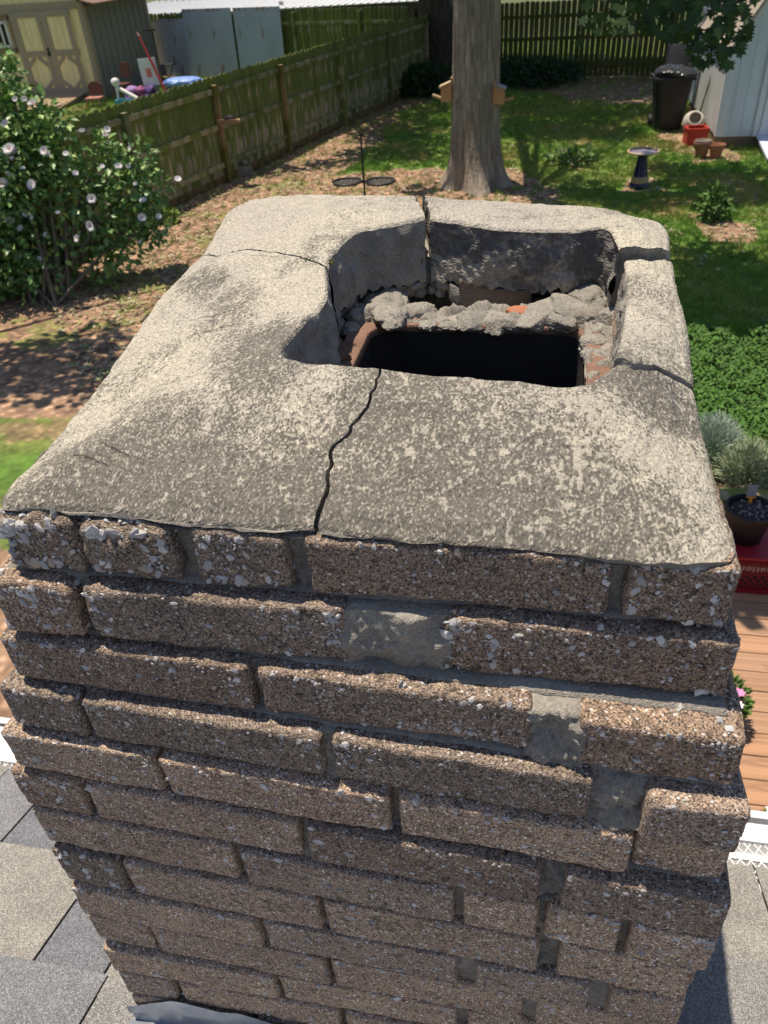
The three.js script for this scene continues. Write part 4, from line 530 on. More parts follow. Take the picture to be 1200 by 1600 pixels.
// ---------------------------------------------------------------- trees
const barkMap = texPair(512, 1024, (u, v) => { const f = fbm2(u * 2, v * 0.35, 14, 800, 5), g = fbm2(u, v, 40, 830, 3), p = fbm2(u, v, 5, 850, 4), k = 0.28 + 1.25 * f + 0.4 * (g - 0.5), l = sstep(0.55, 0.7, p); return [mix(0.30, 0.35, l) * k, mix(0.25, 0.31, l) * k, mix(0.195, 0.24, l) * k, f * 0.8 + g * 0.2]; });
const barkMat = mat([1, 1, 1], 0.95, { map: barkMap[0], bumpMap: barkMap[1], bumpScale: 0.05 });
function trunkGeo(h, r0, flare, seed, lobes = 5) {
  return gridSurface(72, 70, (u, v) => { const t = u * Math.PI * 2, y = h * v * v * 0.6 + h * v * 0.4, fl = flare * Math.exp(-y / 0.33), ridge = 1 + 0.05 * Math.sin(lobes * t + seed) + 0.03 * noise3(Math.cos(t) * 2 + seed, y * 0.8, Math.sin(t) * 2), ro = (r0 * (1 - 0.035 * y)) * ridge + fl * (0.75 + 0.45 * Math.sin(lobes * t + seed) + 0.3 * Math.sin(3 * t - seed * 2)); return V3(ro * Math.cos(t), y - 0.05, ro * Math.sin(t)); }, (q, u, v) => [u * 3, q.y * 0.7]);
}
const leafTone = (r, a) => { const k = 0.7 + 0.6 * r(); return [a[0] * k, a[1] * k, a[2] * k]; };
function crownOf(leaves, blobList, r, size, tone, perArea) {
  for (const [c, R] of blobList) { const n = Math.round((c.z > -5.6 && c.x > -1 ? 3 : c.z < -17 ? perArea * 1.3 : perArea) * R * R * 3.1 / (size * size * 0.5)); for (let i = 0; i < n; i++) { const d = dirRnd(r), q = Math.cbrt(r()); const p = c.clone().add(V3(d.x * R * q, d.y * R * 0.45 * q, d.z * R * q)); const s = size * (0.7 + 0.6 * r()); leaves.add(p, V3(r() - 0.5, -0.3 + 0.4 * (r() - 0.5), r() - 0.5), V3(r() - 0.5, 1, r() - 0.5), s, s * 0.8, leafTone(r, tone)); } }
}
const shadeOver = (px, py, R, h) => { const g = onY(px, py); return [V3(g.x - 0.215 * h, h, g.z - 0.095 * h), R]; };
{
  const base = onY(737, 303); base.z -= 0.45; const t = thing('shade_tree', 'tall tree with a smooth grey flared trunk and two wooden feeders on it', 'tree', [base.x, 0, base.z]), r = rng(61);
  const trunk = part('trunk', trunkGeo(5.2, 0.395, 0.33, 1.3), barkMat, t), L = new Leaves(), limbs = [];
  const bl = [[620, 200, 1.3, 5.5], [655, 168, 1.6, 6], [585, 245, 0.8, 5], [800, 172, 1.5, 5.8], [850, 190, 0.9, 5.2], [905, 165, 1.6, 6], [950, 185, 0.8, 5.5], [735, 142, 1.8, 6.5], [690, 130, 2.0, 6.8], [830, 132, 1.8, 6.6], [920, 128, 1.8, 6.8], [1000, 140, 1.5, 6.4], [1040, 175, 1.0, 6], [1055, 268, 0.55, 5.2], [1100, 280, 0.6, 5.4], [1160, 272, 0.6, 5.2], [950, 312, 0.6, 5], [1015, 318, 0.55, 5.1], [1190, 300, 0.7, 5.3], [1115, 400, 0.5, 5], [1180, 430, 0.8, 5], [1130, 470, 0.8, 4.9], [1190, 510, 0.8, 4.9], [1110, 515, 0.6, 4.8], [1240, 470, 1.2, 5], [500, 262, 0.5, 5.4], [640, 140, 1.8, 6.6], [1150, 875, 0.45, 4.6], [1240, 880, 0.8, 4.6], [1200, 940, 0.45, 4.5], [1130, 930, 0.4, 4.5], [1185, 875, 0.5, 4.4], [800, 205, 1.0, 5.3], [860, 212, 0.9, 5.2], [920, 205, 1.0, 5.4], [965, 215, 0.7, 5.3], [640, 225, 0.9, 5.2], [600, 215, 0.9, 5.4], [660, 245, 0.6, 5.1], [905, 290, 0.5, 5], [930, 305, 0.5, 5.1], [875, 302, 0.4, 5], [1000, 325, 0.5, 5.1], [1050, 312, 0.5, 5], [1100, 300, 0.45, 5.1], [1150, 310, 0.6, 5.1], [1190, 285, 0.55, 5], [1040, 290, 0.3, 5], [1120, 275, 0.35, 5.1], [1095, 420, 0.5, 4.9], [1150, 450, 0.7, 4.9], [1095, 480, 0.5, 4.9], [560, 180, 1.2, 6], [480, 215, 0.8, 6], [760, 100, 2.4, 7], [870, 100, 2.2, 7.2], [1000, 105, 2.2, 7], [660, 300, 0.4, 5], [430, 270, 0.5, 5.6]].map((q) => shadeOver(...q));
  crownOf(L, bl, r, 0.19, [0.05, 0.10, 0.022], 2.3);
  L.p = L.p.map((v, i) => v - (i % 3 === 0 ? base.x : i % 3 === 2 ? base.z : 0));
  part('crown', L.geo(), leafMat, t);
  for (const [c, R] of bl.filter((q, i) => i % 3 === 0)) { const to = V3(c.x - base.x, c.y + 0.1, c.z - base.z), from = V3(0, 4.3 + 0.6 * r(), 0), m = from.clone().lerp(to, 0.45).add(V3(0, 0.7, 0)); limbs.push(rod(from, m, 0.07 + 0.02 * R, 0.035, 7), rod(m, to, 0.035, 0.012, 6)); }
  part('limb', limbs, barkMat, t);
  // drooping lobed leaves at the top of the frame
  const B = new Leaves(), tw = []; const put = (px, py, z, n0, spread) => { const n = Math.round(n0 * 1.7); const c = onZ(px, py, z).sub(base); for (let i = 0; i < n; i++) { const p = c.clone().add(V3((r() - 0.5) * spread, (r() - 0.5) * spread * 0.7, (r() - 0.5) * spread)); B.lobed(p, V3(r() - 0.5, -0.7 - r() * 0.5, r() - 0.3), V3(r() - 0.5, 0.5, 1), 0.075 + 0.045 * r(), leafTone(r, [0.028, 0.072, 0.014])); } };
  [[1085, 15, -8.6, 14, 0.5], [1120, 25, -8.4, 14, 0.45], [1110, 55, -8.5, 10, 0.35], [1150, 20, -8.3, 9, 0.35], [1160, 42, -8.3, 5, 0.2], [1105, 78, -8.5, 6, 0.25], [1135, 82, -8.4, 6, 0.22], [1060, 40, -8.7, 8, 0.35], [1140, 60, -8.4, 4, 0.2], [1030, 5, -9.2, 16, 0.7], [970, 2, -9.4, 18, 0.7], [940, 6, -9.4, 9, 0.4], [1000, 18, -9.3, 12, 0.45], [1090, -10, -8.7, 20, 0.9], [990, -15, -9.4, 22, 1.0]].forEach((q) => put(...q));
  part('hanging_leaves', B.geo(), matteLeaf, t);
  for (const [a, b] of [[[1090, -60, -8.6], [1125, 60, -8.45]], [[1090, -60, -8.6], [1160, 30, -8.3]], [[990, -60, -9.3], [985, 15, -9.35]], [[990, -60, -9.3], [1050, 20, -8.9]]]) tw.push(rod(onZ(...a).sub(base), onZ(...b).sub(base), 0.012, 0.004, 5));
  tw.push(rod(onZ(1090, -60, -8.6).sub(base), V3(0, 4.7, 0), 0.02, 0.08, 6), rod(onZ(990, -60, -9.3).sub(base), V3(0, 4.6, 0), 0.02, 0.08, 6)); part('twig', tw, barkMat, t);
  // two feeders hung on the trunk
  const wood = mat([0.52, 0.27, 0.13], 0.8), pale = mat([0.62, 0.46, 0.28], 0.8);
  for (const [px, py, sx, label] of [[697, 144, -1, 'small wooden squirrel feeder with a pale lid and peg'], [781, 147, 1, 'small wooden squirrel feeder with a grey sloped roof']]) {
    const p = onZ(px, py, base.z + 0.12), f = thing('wooden_feeder', label + ', fixed to the grey trunk', 'feeder', [p.x, p.y, p.z], 0, 'wooden feeders on the tree trunk'), s = 0.19;
    const side = new THREE.Shape(); side.moveTo(-0.085 * sx, -0.13); side.lineTo(0.075 * sx, -0.13); side.lineTo(0.075 * sx, 0.07); side.lineTo(-0.085 * sx, 0.13);
    const g = new THREE.ExtrudeGeometry(side, { depth: s, bevelEnabled: false }); g.translate(0, 0, -s / 2); part('body', g, wood, f);
    part('lid', box(0.20, 0.022, s + 0.05, 0.01 * sx, 0.115, 0, [0, 0, -0.36 * sx]), sx < 0 ? pale : mat([0.34, 0.33, 0.31], 0.7), f); part('back_board', box(0.025, 0.36, 0.15, -0.095 * sx, 0.03, 0), wood, f);
    part('perch', rod(V3(0.06 * sx, -0.09, 0.0), V3(0.22 * sx, -0.03 - (sx > 0 ? 0.03 : 0), 0.02), 0.022, 0.022, 8), sx < 0 ? pale : wood, f);
  }
}
{ // second trunk in the fence corner
  const b = onY(683, 128); b.z += 0.3; const t = thing('corner_tree', 'dark trunk in the fence corner with ivy leaves at its foot', 'tree', [b.x, 0, b.z]), r = rng(77); part('trunk', trunkGeo(6, 0.5, 0.25, 4.1, 4), mat([0.25, 0.24, 0.23], 0.95, { map: barkMap[0], bumpMap: barkMap[1], bumpScale: 0.03 }), t);
  const L = new Leaves(); crownOf(L, [[V3(-0.5, 6.2, -0.3), 2.4], [V3(1.5, 6.3, 0.5), 2.4], [V3(-1.8, 6.4, 1.2), 2], [V3(0.3, 5.4, 1.4), 1.8], [V3(3.2, 6, 1.2), 2.0], [V3(5, 6.2, 1.5), 2.0], [V3(6.8, 6.2, 1.6), 2.0]], r, 0.22, [0.05, 0.1, 0.02], 2.4); part('crown', L.geo(), leafMat, t);
}
{ // tree out of frame on the left, whose shade lies on the soil
  const t = thing('shade_tree', 'broad tree left of the white flowering shrub, shading the bare soil', 'tree', [-9.6, 0, -6.4]), r = rng(88), L = new Leaves();
  const bl = [[60, 560, 0.7, 5.2], [140, 540, 0.6, 5.4], [200, 570, 0.55, 5.2], [110, 600, 0.55, 5], [240, 600, 0.5, 5.1], [30, 600, 0.5, 5.2], [-40, 590, 0.8, 5.3], [190, 610, 0.4, 5], [250, 500, 0.28, 5.3], [300, 440, 0.3, 5.4]].map((q) => shadeOver(...q));
  crownOf(L, bl, r, 0.17, [0.05, 0.1, 0.022], 1.8); L.p = L.p.map((v, i) => v - (i % 3 === 0 ? -9.6 : i % 3 === 2 ? -6.4 : 0)); part('trunk', trunkGeo(5.4, 0.28, 0.2, 2.2), barkMat, t); part('crown', L.geo(), leafMat, t);
  const limbs = []; for (const [c] of bl) { const to = V3(c.x + 9.6, c.y, c.z + 6.4), f = V3(0, 4.2 + r(), 0), m = f.clone().lerp(to, 0.5).add(V3(0, 0.6, 0)); limbs.push(rod(f, m, 0.09, 0.045, 6), rod(m, to, 0.045, 0.012, 5)); } part('limb', limbs, barkMat, t);
}
// dark bush by the far fence corner
function bush(name, label, category, c, R, hgt, n, size, tone, seed, group) {
  const t = thing(name, label, category, [c.x, 0, c.z], 0, group), r = rng(seed), L = new Leaves();
  for (let i = 0; i < n; i++) { const d = dirRnd(r), q = Math.pow(r(), 0.4), p = V3(d.x * R * q, hgt * 0.5 + d.y * hgt * 0.5 * q, d.z * R * q); p.multiplyScalar(1 + 0.25 * noise3(d.x * 2 + seed, d.y * 2, d.z * 2)); p.y = Math.max(0.03, p.y); const s = size * (0.6 + 0.8 * r()); L.add(p, d.clone().add(dirRnd(r)), dirRnd(r).add(V3(0, 1, 0)), s, s * 0.55, leafTone(r, tone)); }
  part('foliage', L.geo(), matteLeaf, t); const st = []; for (let i = 0; i < 6; i++) { const a = i * 1.05; st.push(rod(V3(0.05 * Math.cos(a), 0, 0.05 * Math.sin(a)), V3(R * 0.5 * Math.cos(a), hgt * 0.6, R * 0.5 * Math.sin(a)), 0.015, 0.006, 5)); } part('stem', st, barkMat, t); return t;
}
bush('leafy_bush', 'dark green bush at the foot of the corner trunk', 'bush', onY(668, 150), 0.9, 0.75, 2600, 0.11, [0.028, 0.07, 0.02], 5);
bush('leafy_bush', 'low dark bush against the back fence right of the grey trunk', 'bush', onY(830, 132), 1.5, 0.6, 3000, 0.12, [0.028, 0.07, 0.02], 6);
bush('young_plant', 'small leafy plant alone in a bare soil patch in the lawn', 'plant', onY(1110, 347), 0.22, 0.42, 330, 0.11, [0.08, 0.17, 0.03], 15);
bush('young_plant', 'sprawling light green weed in the lawn between trunk and bird bath', 'plant', onY(892, 258), 0.4, 0.22, 130, 0.16, [0.12, 0.2, 0.06], 16);
bush('young_plant', 'small yellow green plant at the foot of the flowering shrub', 'plant', onY(268, 352), 0.14, 0.25, 160, 0.08, [0.14, 0.24, 0.03], 18);

// ---------------------------------------------------------------- white flowering shrub
const shrubMat = new THREE.MeshPhysicalMaterial({ vertexColors: true, roughness: 0.42, side: THREE.DoubleSide, transmission: 0.12, thickness: 0 });
{
  const c = onY(85, 470); const t = thing('flowering_shrub', 'large leafy shrub covered in white flowers in front of the mossy fence', 'shrub', [c.x, 0, c.z]), r = rng(202), L = new Leaves(), stems = [];
  // masses by photo pixel and distance
  const Zs = [[0, 165, -9.6, 0.45], [45, 185, -9.5, 0.36], [10, 240, -9.3, 0.6], [75, 235, -9.4, 0.42], [40, 300, -9.2, 0.55], [110, 290, -9.4, 0.42], [160, 275, -9.7, 0.30], [20, 380, -9.0, 0.6], [95, 385, -9.2, 0.34], [150, 340, -9.5, 0.42], [200, 300, -9.8, 0.36], [215, 250, -10, 0.28], [225, 340, -9.8, 0.32], [180, 380, -9.5, 0.35], [20, 440, -8.9, 0.55], [165, 228, -9.9, 0.17], [240, 290, -10, 0.22], [-40, 250, -9.2, 1.0], [-40, 370, -9.0, 0.9], [-50, 150, -9.7, 0.5], [8, 120, -9.7, 0.22], [4, 95, -9.7, 0.14], [85, 190, -9.7, 0.2], [160, 410, -9.3, 0.22], [60, 420, -8.9, 0.45], [240, 365, -9.8, 0.16]];
  const loc = (q) => q.sub(V3(c.x, 0, c.z));
  for (const [px, py, z, R] of Zs) { const m = loc(onZ(px, py, z)), n = Math.round(1350 * R * R + 170 * R); for (let i = 0; i < n; i++) { const d = dirRnd(r), q = Math.pow(r(), 0.45), p = m.clone().add(d.clone().multiplyScalar(R * q)); if (p.y < 0.08) continue; const s = 0.075 + 0.06 * r(); L.add(p, d.clone().add(dirRnd(r)).add(V3(0, -0.2, 0.2)), dirRnd(r).add(V3(0, 1.2, 0.3)), s, s * 0.66, leafTone(r, r() < 0.22 ? [0.30, 0.42, 0.12] : [0.15, 0.28, 0.08])); }
    const top = m.clone(), foot = V3((r() - 0.5) * 0.5, 0, (r() - 0.5) * 0.5); stems.push(rod(foot, foot.clone().lerp(top, 0.55).add(V3(0, 0.2, 0)), 0.028, 0.018, 6), rod(foot.clone().lerp(top, 0.55).add(V3(0, 0.2, 0)), top, 0.018, 0.006, 5)); }
  part('foliage', L.geo(), shrubMat, t); part('stem', stems, barkMat, t);
  const petal = new Leaves(); for (let k = 0; k < 5; k++) { const a = k * 1.2566, d = V3(Math.cos(a), Math.sin(a), 0.28); for (const w of [-0.42, 0.0, 0.42]) petal.add(V3(0, 0, 0), V3(Math.cos(a + w), Math.sin(a + w), 0.3 + 0.1 * w), V3(0, 0, 1), 0.06, 0.066, [0.80, 0.78, 0.80]); }
  const eye = new THREE.IcosahedronGeometry(0.007, 1); eye.deleteAttribute('uv'); const pg = petal.geo(); const heart = join([paint(eye.clone().scale(1, 1, 0.6).translate(0, 0, 0.012), 0.42, 0.05, 0.10), paint(rod(V3(0, 0, 0), V3(0, 0, 0.04), 0.004, 0.003, 5), 0.75, 0.7, 0.5)]);
  const petalMat = new THREE.MeshPhysicalMaterial({ vertexColors: true, roughness: 0.6, side: THREE.DoubleSide, transmission: 0.2, thickness: 0 });
  const spots = [[52, 163, 1.1], [9, 195, 1.2], [16, 235, 1.3], [26, 236, 1], [70, 236, 1.0], [50, 290, 1.2], [5, 287, 1.1], [118, 272, 0.9], [144, 311, 1.1], [168, 203, 0.8], [165, 212, 0.7], [203, 231, 0.6], [185, 260, 0.9], [224, 313, 0.8], [222, 340, 1.1], [140, 354, 1.1], [153, 356, 1], [122, 373, 1.0], [15, 345, 1.2], [8, 338, 0.9], [33, 357, 0.8], [41, 335, 0.8], [75, 240, 0.7], [20, 248, 0.7], [38, 155, 0.7], [278, 280, 0.8], [248, 338, 0.7], [103, 240, 0.6], [129, 204, 0.6], [200, 260, 0.6], [212, 288, 0.6], [90, 332, 0.5], [50, 340, 0.5], [72, 367, 0.6], [18, 306, 0.5], [13, 272, 0.6], [35, 263, 0.6], [160, 260, 0.5], [62, 405, 0.6], [24, 155, 0.6], [219, 378, 0.6], [33, 400, 0.5]];
  for (const [px, py, s] of spots) { const q = loc(onZ(px, py, px > 150 ? -9.42 : -8.75)), f = part('flower', pg, petalMat, t); f.position.copy(q); f.scale.set(s * (0.65 + 0.5 * r()), s * (0.65 + 0.5 * r()), s * (0.8 + r())); f.lookAt(f.getWorldPosition(V3()).add(V3((r() - 0.3) * 1.2, 0.5 + r(), 1))); part('flower_centre', heart, matteLeaf, f); }
}

// ---------------------------------------------------------------- sheds
{ // yellow shed beyond the left fence
  const Z = -24.9, ox = onZ(150, 100, Z).x, t = thing('garden_shed', 'yellow board shed with brown trimmed double doors, beyond the mossy fence', 'shed', [ox, 0, Z]);
  const loc = (px, py, z = Z) => { const q = onZ(px, py, z); return V3(q.x - ox, q.y, q.z - Z); };
  const yl = texPair(256, 256, (u, v) => { const s = fbm2(u, v * 0.15, 30, 900, 4), k = 0.8 + 0.35 * s, gr = Math.abs(((u * 6) % 1) - 0.5) > 0.47 ? 0.8 : 1; return [0.86 * k * gr, 0.72 * k * gr, 0.40 * k * gr, gr === 1 ? 0.7 : 0.2]; });
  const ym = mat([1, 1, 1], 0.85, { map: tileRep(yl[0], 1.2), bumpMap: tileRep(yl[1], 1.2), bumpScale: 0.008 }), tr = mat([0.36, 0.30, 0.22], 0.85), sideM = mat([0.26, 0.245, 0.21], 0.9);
  part('wall', [box(6.2, 2.6, 0.06, -3.1, 1.3, -0.03), box(0.06, 2.55, 4.3, -6.17, 1.3, -2.2), box(6.2, 2.6, 0.06, -3.1, 1.3, -4.36)], ym, t);
  const gable = new THREE.Shape(); gable.moveTo(-6.2, 0); gable.lineTo(0, 0); gable.lineTo(-0.9, 1.0); gable.lineTo(-3.1, 1.6); gable.lineTo(-5.3, 1.0); part('gable', new THREE.ExtrudeGeometry(gable, { depth: 0.06, bevelEnabled: false }).translate(0, 2.6, -0.06), ym, t);
  part('side_wall', box(0.06, 2.6, 4.26, -0.03, 1.3, -2.2), sideM, t); for (let i = 0; i < 10; i++) part('side_batten', box(0.02, 2.5, 0.04, 0.012, 1.3, -0.3 - i * 0.42), sideM, t);
  part('corner_board', box(0.14, 2.58, 0.03, -0.08, 1.3, 0.018), tr, t); part('corner_board', box(0.03, 2.58, 0.14, 0.018, 1.3, -0.08), tr, t);
  const bt = loc(60, 11).y; part('band_board', box(6.2, 0.2, 0.03, -3.1, bt, 0.02), tr, t);
  const roofM = mat([0.42, 0.27, 0.19], 0.9, GM); for (const s of [0, 1]) { const g = box(1.6, 0.05, 4.9, 0, 0, 0, [0, 0, s ? 0.85 : -0.85]); g.translate(s ? -6.0 : -0.28, 3.05, -2.1); part('roof_panel', g, roofM, t); const k = box(2.55, 0.05, 4.9, 0, 0, 0, [0, 0, s ? 0.27 : -0.27]); k.translate(s ? -4.25 : -1.95, 3.95, -2.1); part('roof_panel', k, roofM, t); }
  part('eave_board', box(0.5, 0.05, 4.9, 0.32, 2.56, -2.1, [0, 0, -0.25]), roofM, t);
  // doors: two leaves
  const xL = loc(34, 85).x - 0.0, xR = loc(126, 85).x, base = 0.22, dt = bt - 0.1, mid = (xL + xR) / 2, w = (xR - xL) / 2;
  for (const s of [0, 1]) {
    const x0 = xL + s * w, d = part('door', box(w - 0.02, dt - base, 0.04, x0 + w / 2, (dt + base) / 2, 0.03), ym, t), h = dt - base, my = base + h * 0.5, b = (g) => part('door_trim', g, tr, d);
    b(box(0.2, h, 0.03, x0 + 0.1, base + h / 2, 0.062)); b(box(0.13, h, 0.03, x0 + w - 0.075 + (s ? -0.03 : 0), base + h / 2, 0.0622)); b(box(w, 0.14, 0.03, x0 + w / 2, dt - 0.08, 0.0641)); b(box(w, 0.15, 0.03, x0 + w / 2, my, 0.0643)); b(box(w, 0.15, 0.03, x0 + w / 2, base + 0.08, 0.0645));
    for (const [dx, dy, a] of [[0.3, h * 0.5 - 0.22, 0.7], [w - 0.26, h * 0.5 - 0.22, -0.7], [0.3, 0.26, -0.7], [w - 0.26, 0.26, 0.7]]) b(box(0.4, 0.09, 0.03, x0 + dx, base + dy, 0.066, [0, 0, a]));
  }
  part('door_latch', [box(0.07, 0.12, 0.05, mid, base + (dt - base) * 0.5, 0.10), box(0.05, 0.05, 0.06, mid, base + (dt - base) * 0.5 + 0.12, 0.10)], mat([0.02, 0.02, 0.02], 0.5), t);
  part('sill_beam', box(6.2, 0.16, 0.08, -3.1, 0.12, 0.03), tr, t);
  const wa = loc(-14, 36), wb = loc(20, 72); const win = part('window', box(wb.x - wa.x, wa.y - wb.y, 0.03, (wa.x + wb.x) / 2, (wa.y + wb.y) / 2, 0.03), mat([0.01, 0.013, 0.016], 0.08), t), ww = wb.x - wa.x, wh = wa.y - wb.y, wm = mat([0.7, 0.7, 0.68], 0.5), wx = (wa.x + wb.x) / 2, wy = (wa.y + wb.y) / 2;
  part('window_frame', [box(0.07, wh + 0.1, 0.05, wb.x, wy, 0.05), box(0.07, wh + 0.1, 0.05, wa.x, wy, 0.05), box(ww, 0.07, 0.05, wx, wa.y, 0.05), box(ww, 0.07, 0.05, wx, wb.y, 0.05), box(0.06, wh, 0.052, wx + 0.05, wy, 0.05)], wm, win);
  part('shutter', [box(0.3, wh + 0.35, 0.03, wb.x + 0.26, wy, 0.045), box(ww + 0.3, 0.14, 0.03, wx, wb.y - 0.12, 0.045), box(ww + 0.3, 0.14, 0.03, wx, wa.y + 0.12, 0.045)], mat([0.25, 0.17, 0.11], 0.9), win);
  const ra = [xL + 0.15, xR - 0.1], rm = mat([0.5, 0.37, 0.22], 0.9); const ramp = thing('shed_ramp', 'sunlit tan wooden ramp at the yellow shed doors', 'ramp', [ox, 0, Z]); for (let i = 0; i < 9; i++) { const z = 0.15 + i * 0.2; part('plank', box(ra[1] - ra[0], 0.04, 0.19, (ra[0] + ra[1]) / 2, 0.22 - i * 0.018, z), rm, ramp); } part('bearer', [box(0.08, 0.14, 1.9, ra[0] + 0.1, 0.08, 1.0), box(0.08, 0.14, 1.9, ra[1] - 0.1, 0.08, 1.0)], tr, ramp);
}
{ // pale blue shed
  const Z = -16.69, ox = onY(1115, 232).x, t = thing('garden_shed', 'pale blue shed with white corner trim and a panelled door, beside the wheeled bin', 'shed', [ox, 0, Z]);
  const bl = texPair(256, 256, (u, v) => { const s = fbm2(u, v * 0.12, 40, 950, 4), k = 0.9 + 0.18 * s, gr = Math.abs(((u * 8) % 1) - 0.5) > 0.46 ? 0.7 : 1; return [0.60 * k * gr, 0.70 * k * gr, 0.76 * k * gr, gr === 1 ? 0.7 : 0.1]; });
  const bm = mat([1, 1, 1], 0.7, { map: tileRep(bl[0], 1.6), bumpMap: tileRep(bl[1], 1.6), bumpScale: 0.006 }), tm = mat([0.66, 0.71, 0.74], 0.6), rf = mat([0.75, 0.66, 0.55], 0.92, GM);
  const loc = (px, py, z = Z) => { const q = onZ(px, py, z); return V3(q.x - ox, q.y, q.z - Z); }, eave = 1.66, D = 3.9, W = 3.2;
  part('floor_beam', [box(W, 0.2, 0.12, W / 2, 0.1, -0.08), box(0.12, 0.2, D, 0.08, 0.1, -D / 2)], mat([0.22, 0.16, 0.10], 0.9), t);
  part('side_wall', box(0.05, eave - 0.2, D, 0.026, 0.2 + (eave - 0.2) / 2, -D / 2), mat([0.95, 0.85, 0.78], 0.7, { map: tileRep(bl[0], 1.6), bumpMap: tileRep(bl[1], 1.6), bumpScale: 0.006 }), t);
  part('wall', [box(0.05, eave - 0.2, D, W, 0.2 + (eave - 0.2) / 2, -D / 2), box(W, eave + 0.8, 0.05, W / 2, 0.2 + (eave + 0.8) / 2, -D)], bm, t);
  const sh = new THREE.Shape(); sh.moveTo(0, 0.2); sh.lineTo(W, 0.2); sh.lineTo(W, eave); sh.lineTo(W - 0.55, eave + 0.95); sh.lineTo(W / 2, eave + 1.35); sh.lineTo(0.55, eave + 0.95); sh.lineTo(0, eave); const fg = new THREE.ExtrudeGeometry(sh, { depth: 0.05, bevelEnabled: false }).translate(0, 0, -0.05); { const uv = fg.attributes.uv, p = fg.attributes.position; for (let i = 0; i < uv.count; i++) uv.setXY(i, p.getX(i), p.getY(i)); } part('front_wall', fg, bm, t);
  part('corner_trim', [box(0.13, eave - 0.22, 0.025, 0.055, 0.2 + (eave - 0.2) / 2, 0.014), box(0.025, eave - 0.22, 0.11, -0.013, 0.2 + (eave - 0.2) / 2, -0.045)], tm, t); part('back_trim', box(0.025, eave - 0.22, 0.1, -0.013, 0.2 + (eave - 0.2) / 2, -D + 0.05), tm, t);
  for (const s of [0, 1]) { const a = Math.atan2(0.95, 0.55), g = box(1.22, 0.05, D + 0.3, 0, 0, 0, [0, 0, s ? -a : a]); g.translate(s ? W - 0.24 : 0.24, eave + 0.45, -D / 2); part('roof_panel', g, rf, t); const k = box(1.25, 0.05, D + 0.3, 0, 0, 0, [0, 0, s ? -0.36 : 0.36]); k.translate(s ? W - 1.08 : 1.08, eave + 1.18, -D / 2); part('roof_panel', k, rf, t); part('rake_trim', box(1.18, 0.11, 0.03, s ? W - 0.3 : 0.3, eave + 0.42, 0.03, [0, 0, s ? -a : a]), tm, t); }
  const d0 = loc(1171, 232), dx = d0.x, dw = 1.0, dh = 1.75; const door = part('door', box(dw, dh, 0.03, dx + dw / 2 + 0.09, 0.22 + dh / 2, 0.018), bm, t);
  part('door_trim', [box(0.1, dh, 0.03, dx + 0.16, 0.22 + dh / 2, 0.045), box(0.1, dh, 0.03, dx + dw + 0.02, 0.22 + dh / 2, 0.045), box(dw, 0.1, 0.028, dx + dw / 2 + 0.09, 0.28, 0.0465), box(dw, 0.1, 0.028, dx + dw / 2 + 0.09, 0.22 + dh * 0.62, 0.0465), box(dw, 0.1, 0.028, dx + dw / 2 + 0.09, 0.2 + dh, 0.0465)], tm, door);
  part('door_casing', [box(0.09, dh + 0.14, 0.03, dx + 0.04, 0.22 + dh / 2 + 0.05, 0.022), box(dw + 0.2, 0.11, 0.03, dx + dw / 2 + 0.08, 0.22 + dh + 0.11, 0.023)], tm, t);
  part('door_handle', [box(0.05, 0.13, 0.02, dx + 0.15, 1.03, 0.07), rod(V3(dx + 0.15, 1.05, 0.09), V3(dx + 0.30, 1.04, 0.09), 0.013, 0.012)], mat([0.35, 0.33, 0.28], 0.4, { metalness: 0.7 }), door);
  const ramp = thing('shed_ramp', 'pale blue painted ramp in front of the blue shed door', 'ramp', [ox, 0, Z]); part('ramp_board', box(1.3, 0.04, 1.15, dx + 0.72, 0.13, 0.6, [0.13, 0, 0]), mat([0.60, 0.66, 0.76], 0.6), ramp); part('bearer', [box(0.06, 0.1, 1.0, dx + 0.15, 0.06, 0.55), box(0.06, 0.1, 1.0, dx + 1.25, 0.06, 0.55)], mat([0.3, 0.25, 0.2], 0.9), ramp);
}

// ---------------------------------------------------------------- things in the yard
{ // wheeled bin
  const p = onY(1043, 208), t = thing('wheeled_bin', 'black wheeled rubbish bin with a shiny black bag over its lid', 'bin', [p.x, 0, p.z], 0.05); p.z -= 0.3;
  const blk = mat([0.012, 0.013, 0.014], 0.5);
  const s = gridSurface(32, 12, (u, v) => { const a = u * Math.PI * 2, q = (c) => Math.sign(c) * Math.pow(Math.abs(c), 0.35), w = mix(0.27, 0.36, v), d = mix(0.28, 0.37, v); return V3(w * q(Math.cos(a)), 0.06 + 0.92 * v, d * q(Math.sin(a)) - 0.3); }); part('body', s, blk, t);
  part('rim', box(0.78, 0.05, 0.8, 0, 0.985, -0.3), blk, t); part('handle', rod(V3(-0.3, 1.0, -0.72), V3(0.3, 1.0, -0.72), 0.02), blk, t);
  for (const x of [-0.3, 0.3]) part('wheel', new THREE.CylinderGeometry(0.13, 0.13, 0.06, 20).rotateZ(Math.PI / 2).translate(x, 0.13, -0.6), blk, t);
  const bag = lump(0.5, 4, 0.2, 16, [0.82, 0.26, 0.86]); { const q = bag.attributes.position; for (let i = 0; i < q.count; i++) q.setY(i, Math.max(q.getY(i), -0.05) + 0.05 * fbm3(q.getX(i) * 9, q.getY(i) * 9, q.getZ(i) * 9, 4)); } smoothNormals(bag); const bagThing = solo('rubbish_bag', bag.translate(p.x + 0.0, 1.055, p.z), mat([0.03, 0.032, 0.036], 0.26), 'glossy black plastic bag bulging on top of the wheeled bin', 'bag');
}
